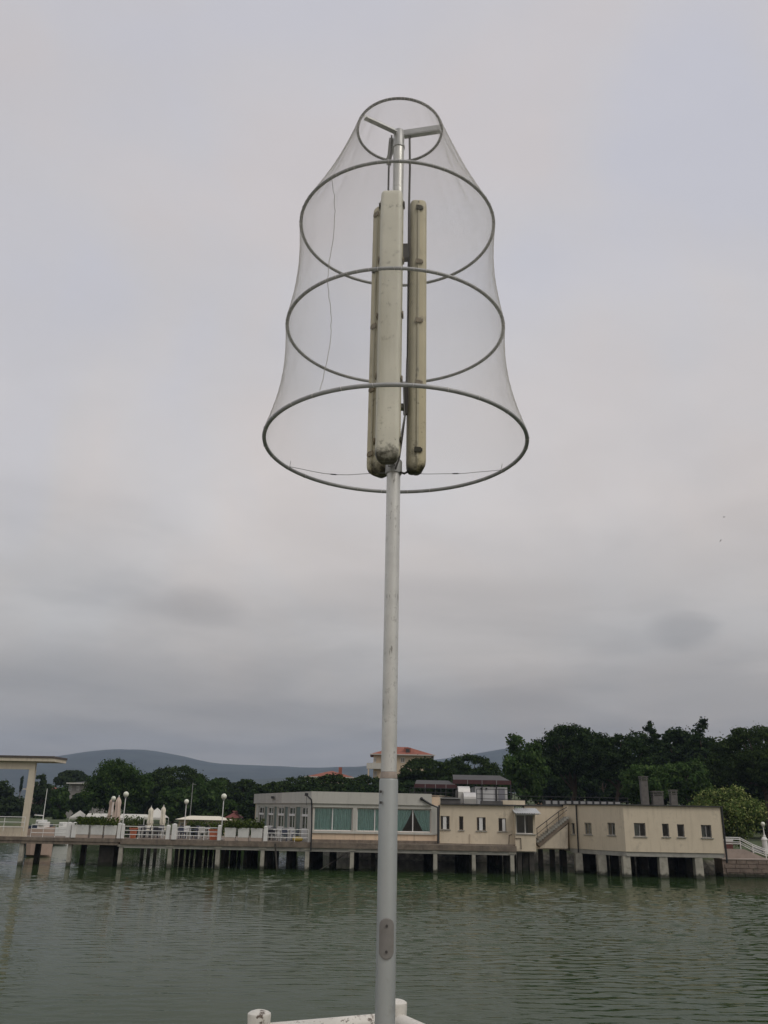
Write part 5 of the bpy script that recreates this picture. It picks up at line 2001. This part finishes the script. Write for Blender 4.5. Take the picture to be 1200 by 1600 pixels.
    seg_t = np.array([math.sin(math.pi * ((i % 64) / 64.0)) for i in range(NR)])
    r_ = np.random.default_rng(5)
    fold = sum(np.sin(k * 2 * math.pi * ia / NA + r_.uniform(0, 6)) * a for k, a in ((5, .004), (9, .004), (14, .003), (23, .0025), (37, .0015)))
    for i in range(NR):
        th = 2 * math.pi * (ia + .5 * (i % 2)) / NA
        upper = max(0.0, 1 - i / 66.0)
        rad = prof[i, 1] + fold * (.25 + .55 * upper) * seg_t[i] + r_.normal(0, .0006, NA)
        G[i, :, 0] = prof[i, 2] + rad * np.cos(th)
        G[i, :, 1] = PY + rad * np.sin(th)
        G[i, :, 2] = prof[i, 0] + .012 * upper * fold * 40 * seg_t[i]
    A, B = [], []
    for i in range(NR - 1):
        if i % 2 == 0:
            A += [G[i], G[i]]
            B += [G[i + 1], np.roll(G[i + 1], 1, axis=0)]
        else:
            A += [G[i], G[i]]
            B += [G[i + 1], np.roll(G[i + 1], -1, axis=0)]
    A, B = np.concatenate(A), np.concatenate(B)
    ctr = np.array([np.mean(prof[:, 2]), PY, 0])
    d = B - A
    d /= np.linalg.norm(d, axis=1, keepdims=True)
    nrm = (A + B) / 2 - ctr
    nrm[:, 2] = 0
    nrm /= np.linalg.norm(nrm, axis=1, keepdims=True)
    s = np.cross(d, nrm)
    s /= np.linalg.norm(s, axis=1, keepdims=True)
    nn = np.cross(s, d)
    rt = NET_R
    offs = [s * rt * math.cos(a) + nn * rt * math.sin(a) for a in (math.pi / 2, math.pi * 7 / 6, math.pi * 11 / 6)]
    V = np.stack([A + offs[0], A + offs[1], A + offs[2], B + offs[0], B + offs[1], B + offs[2]], 1).reshape(-1, 3)
    b = (np.arange(len(A)) * 6)[:, None]
    F = np.concatenate([b + np.array([[0, 1, 4, 3]]), b + np.array([[1, 2, 5, 4]]), b + np.array([[2, 0, 3, 5]])])
    net = quads_mesh('net', V, F, thread, t)
    net['kind'] = 'stuff'
    net['label'] = 'fine white insect net stretched over the rings'
    # stitched seam down the net
    q = R(-132)
    pts = []
    for i in range(66, NR, 3):
        qq = R(-129) + R(9) * (i - 66) / (NR - 66) + .012 * math.sin(i / 11) + r_.normal(0, .004)
        pts.append((prof[i, 2] + (prof[i, 1] + .002) * math.cos(qq), PY + (prof[i, 1] + .002) * math.sin(qq), prof[i, 0]))
    MB().tube(pts, .0013, 5).build('seam', mat('seam_thread', (.42, .41, .38), .9), net)

    # cables
    def cab(pts, r, m=cable_black, name='cable'):
        MB().tube([Vector(p) for p in pts], r, 7).build(name, m, t, smooth=True)
    cab([at(612, 212, 3.02), at(611, 240, 3.0), at(607.5, 262, 2.99), at(606.5, 310, 2.98), at(606, 345, 2.97)], .0042)
    cab([at(640, 213, 3.0), at(640.5, 262, 3.0), at(639, 330, 2.99), at(638.5, 420, 3.0), at(637, 560, 3.02)], .0048)
    cab([at(636, 560, 3.0), at(634, 640, 2.98), at(629, 680, 2.96), at(624, 715, 2.955), at(618, 733, 2.95)], .0035)
    cab([at(630, 600, 2.95), at(632, 650, 2.95), at(622, 705, 2.955), at(614, 730, 2.955), at(606, 728, 2.955)], .0022, wire_steel)
    cab([at(626, 738, 2.98), at(632, 740, 3.0), at(637, 737, 3.02), at(640, 732, 3.03)], .0042)
    MB().obox(at(611.5, 216, 3.03), at(607.5, 258, 3.06), .006, .02, (1, 0, 0)).build('hanger_strip', zinc, t)
    # junction box and clamps between the lights
    MB().obox(at(631, 384, 2.985), at(633, 406, 2.985), .030, .030).build('junction_box', cable_black, t)
    MB().obox(at(634.5, 600, 2.99), at(633.5, 648, 2.98), .016, .012).build('cable_sleeve', cable_black, t)


NET_R = .00021
build_net_lamp()


def tube_light(ang, label, zlo, zhi, rc=.086, spin=0.0, cover=None):
    """Weatherproof fluorescent fitting: trough against the pole, rounded diffuser facing out."""
    e = Vector((math.cos(ang), math.sin(ang), 0))
    base = Vector((PX, PY, 0)) + e * rc
    e = Vector((math.cos(ang + spin), math.sin(ang + spin), 0))
    s = Vector((-e.y, e.x, 0))
    t = thing('tube_light', (base.x, base.y, zlo), label, 'light', 'tube lights round the pole')
    W, D = .046, .036

    def loft(prof, zs, name, material):
        vs, fs = [], []
        n = len(prof)
        cu = 0.0
        for z, k, kv in zs:
            for u, v in prof:
                p = base + s * (u * k) + e * (v * kv if v > 0 else v * (.5 + .5 * kv))
                vs.append((p.x, p.y, z))
        for i in range(len(zs) - 1):
            for j in range(n):
                fs.append((i * n + j, i * n + (j + 1) % n, (i + 1) * n + (j + 1) % n, (i + 1) * n + j))
        fs.append(tuple(range(n))[::-1])
        fs.append(tuple((len(zs) - 1) * n + j for j in range(n)))
        return MB().add(vs, fs).build(name, material, t, smooth=True)
    L = zhi - zlo
    ends = [(zlo, .62, .50), (zlo + .008, .84, .76), (zlo + .022, .97, .94), (zlo + .04, 1, 1)]
    tops = [(zhi - .03, 1, 1), (zhi - .012, .985, .96), (zhi - .004, .93, .88), (zhi, .80, .70)]
    mid = [(zlo + .05 + (L - .1) * i / 10, 1, 1) for i in range(1, 10)]
    cov = []
    for i in range(25):
        q = math.pi * i / 24
        c_, s_ = math.cos(q), math.sin(q)
        u = W * .97 * (abs(c_) ** .40) * (1 if c_ >= 0 else -1)
        v = .002 + D * (abs(s_) ** .50)
        cov.append((u, v))
    d = loft(cov, ends + mid + tops, 'diffuser', cover or poly_cover)
    hz = []
    for i in range(13):
        q = math.pi + math.pi * i / 12
        c_, s_ = math.cos(q), math.sin(q)
        hz.append((W * .92 * (abs(c_) ** .6) * (1 if c_ >= 0 else -1), -.002 - .030 * (abs(s_) ** .7)))
    loft(hz, ends + mid + tops, 'housing', poly_house)
    rim = [(-W - .002, -.0035), (W + .002, -.0035), (W + .002, .0035), (-W - .002, .0035)]
    loft(rim, [(zlo + .004, .62, 1), (zlo + .03, .99, 1), (zlo + .05, 1, 1), (zhi - .05, 1, 1), (zhi - .03, .99, 1), (zhi - .004, .62, 1)], 'rim', poly_house)
    # toggle clips down both long edges
    for side in (-1, 1):
        for k in range(5):
            z = zlo + .085 + (L - .13) * k / 4 + random.uniform(-.012, .012)
            p = base + s * side * (W + .0035) + Vector((0, 0, z))
            q0 = p + Vector((0, 0, -.010))
            m = MB().obox(q0, q0 + Vector((0, 0, .020)), .007, .024, e)
            p2 = p + e * .013
            m.obox(p2 + Vector((0, 0, -.006)), p2 + Vector((0, 0, .006)), .006, .010, e)
            m.build('clip', mat('clip_brown', (.25, .205, .135), .7, .45, 60) if random.random() < .7 else grime, t)
    # spacer bracket to the pole
    for z in (zlo + L * .22, zlo + L * .78):
        m = MB().obox(base - e * .034 + Vector((0, 0, z)), base - e * (rc - .020) + Vector((0, 0, z)), .03, .018)
        m.build('bracket', zinc, t)
    return t


zlo, zhi = Z_(651, 737, 3.01), Z_(651, 318, 3.01)


def grimy(m, z0):
    """Rain-borne dirt that has settled in the lower end of the fittings and runs up in patches."""
    t = NT(m.node_tree)
    p = m.node_tree.nodes['Principled BSDF']
    src = p.inputs['Base Color'].links[0].from_socket
    P = t.n('ShaderNodeNewGeometry').outputs['Position']
    sp = t.n('ShaderNodeSeparateXYZ')
    t.put(sp.inputs[0], P)
    n = t.noise(P, 26, 5.0, .65)
    h = t.m('ADD', t.m('SUBTRACT', sp.outputs[2], z0), t.m('MULTIPLY', t.m('SUBTRACT', n, .5), .16))
    f = t.rng(h, .055, .0, 0.0, .93)
    c = t.mix(f, src, (.045, .040, .024, 1))
    # brown specks along the whole length
    f2 = t.rng(t.noise(P, 85, 3.0, .6), .66, .74, 0, .7)
    c = t.mix(f2, c, (.16, .13, .08, 1))
    t.put(p.inputs['Base Color'], c)


grimy(poly_cover, zlo)
grimy(poly_yellow, zlo)
scuffed(galv, (.20, .185, .15))
scuffed(galv2, (.19, .185, .17), (70, 70, 10), .66, .5)
scuffed(chipped, (.085, .055, .035), (26, 26, 26), .585, .95)
grimy(poly_house, zlo)
A0 = R(-107)
tube_light(A0, 'front tube light, its pale diffuser facing the viewer', zlo - .002, zhi - .035, .086, R(13))
tube_light(A0 + R(122), 'right hand tube light seen edge on with its clips', zlo, zhi, .084, R(-6), poly_yellow)
tube_light(A0 - R(120), 'rear left tube light mostly hidden behind the front one', zlo, zhi, .078, 0, poly_yellow)


# ------------------------------------------------------------------ foreground platform and railing
CORNER = Vector((at(619, 1580, 3.40).x, 3.40, 0))
EL = Vector((-.905, -.425, 0)).normalized()
ER = Vector((.45, -.893, 0)).normalized()
ZR = 4 - .1965 * 3.36 - .028


def build_foreground():
    p0 = CORNER + EL * 9 + Vector((0, 0, 0))
    p1 = CORNER + ER * 9
    o = Vector((-.03, .14, 0))
    poly = [(CORNER.x, CORNER.y + .16), (p0.x - .05, p0.y + .16), (p0.x + ER.x * 9, p0.y + ER.y * 9), (p1.x + .16, p1.y)]
    q = MB().prism(poly, DECK_Z - .35, DECK_Z - .002).build('platform', concrete)
    tag(q, 'concrete landing platform under the camera', kind='structure')
    for k, (e, lab, first) in enumerate(((EL, 'chipped white pipe railing running left from the lamp post', True), (ER, 'white pipe railing running towards the viewer on the right of the lamp post', False))):
        t = thing('platform_railing', (CORNER.x, CORNER.y, DECK_Z), lab, 'railing', 'white pipe railings of the platform')
        a = CORNER + e * (.012 if first else .035)
        for z, r in ((ZR, .029), (ZR - .36, .022), (ZR - .68, .022)):
            pts = [Vector((a.x, a.y, z)).lerp(Vector((a.x + e.x * 5.5, a.y + e.y * 5.5, z)), i / 10) for i in range(11)]
            MB().tube(pts, r, 16).build('rail', chipped, t, smooth=True)
        d0 = [0.0, .47, 2.2, 3.9, 5.5] if first else [1.6, 3.4, 5.4]
        if first:
            d0[1] = (Vector((at(407, 1585, 3.22).x, 0, 0)) - Vector((CORNER.x, 0, 0))).x / e.x
        for d in d0:
            c = CORNER + e * d
            h = ZR + .050 - DECK_Z
            MB().lathe((c.x, c.y, DECK_Z), [(.060, 0), (.060, .012), (.0365, .014), (.0370, h - .02), (.0385, h + .004), (.0375, h + .009), (.030, h + .014), (.016, h + .018), (.004, h + .019)], 20).build('post', chipped, t, smooth=True)


build_foreground()


# ------------------------------------------------------------------ small birds
def bird(px, py, Y, span, bank, label):
    c = at(px, py, Y)
    t = thing('bird', c, label, 'bird', 'far off birds')
    e = Vector((math.cos(bank), 0, math.sin(bank)))
    MB().tube([c + Vector((0, -.10, 0)), c + Vector((0, -.03, .01)), c + Vector((0, .07, 0)), c + Vector((0, .13, 0))], [.008, .03, .022, .004], 8).build('body', cable_black, t, smooth=True)
    for sgn in (-1, 1):
        a, b, d = c + e * sgn * .02, c + e * sgn * span * .28 + Vector((0, 0, .05)), c + e * sgn * span * .5 + Vector((0, .06, .01))
        MB().add([a + Vector((0, -.05, 0)), b + Vector((0, -.05, 0)), d, b + Vector((0, .05, 0)), a + Vector((0, .05, 0)),
                  a + Vector((0, -.05, .008)), b + Vector((0, -.05, .008)), d + Vector((0, 0, .006)), b + Vector((0, .05, .008)), a + Vector((0, .05, .008))],
                 [(0, 1, 2, 3, 4), (9, 8, 7, 6, 5), (0, 5, 6, 1), (1, 6, 7, 2), (2, 7, 8, 3), (3, 8, 9, 4), (4, 9, 5, 0)]).build('wing', cable_black, t)


bird(1126, 845, 62, .34, R(55), 'lower of two tiny dark birds in the sky at the right')
bird(1131.5, 808, 75, .26, R(10), 'upper of two tiny dark birds in the sky at the right')


# ------------------------------------------------------------------ haze
def build_haze():
    mb = MB().box(-4600, 4600, -320, 5200, -3, 380)
    m = bpy.data.materials.new('haze_air')
    m.use_nodes = True
    m.node_tree.nodes.clear()
    v = m.node_tree.nodes.new('ShaderNodeVolumePrincipled')
    v.inputs['Color'].default_value = (.58, .74, 1.0, 1)
    v.inputs['Density'].default_value = HAZE
    v.inputs['Anisotropy'].default_value = 0.0
    o = m.node_tree.nodes.new('ShaderNodeOutputMaterial')
    m.node_tree.links.new(v.outputs[0], o.inputs['Volume'])
    h = mb.build('haze', m)
    tag(h, 'pale blue haze over the lake and hills', kind='stuff')


HAZE = 1.75e-4
build_haze()
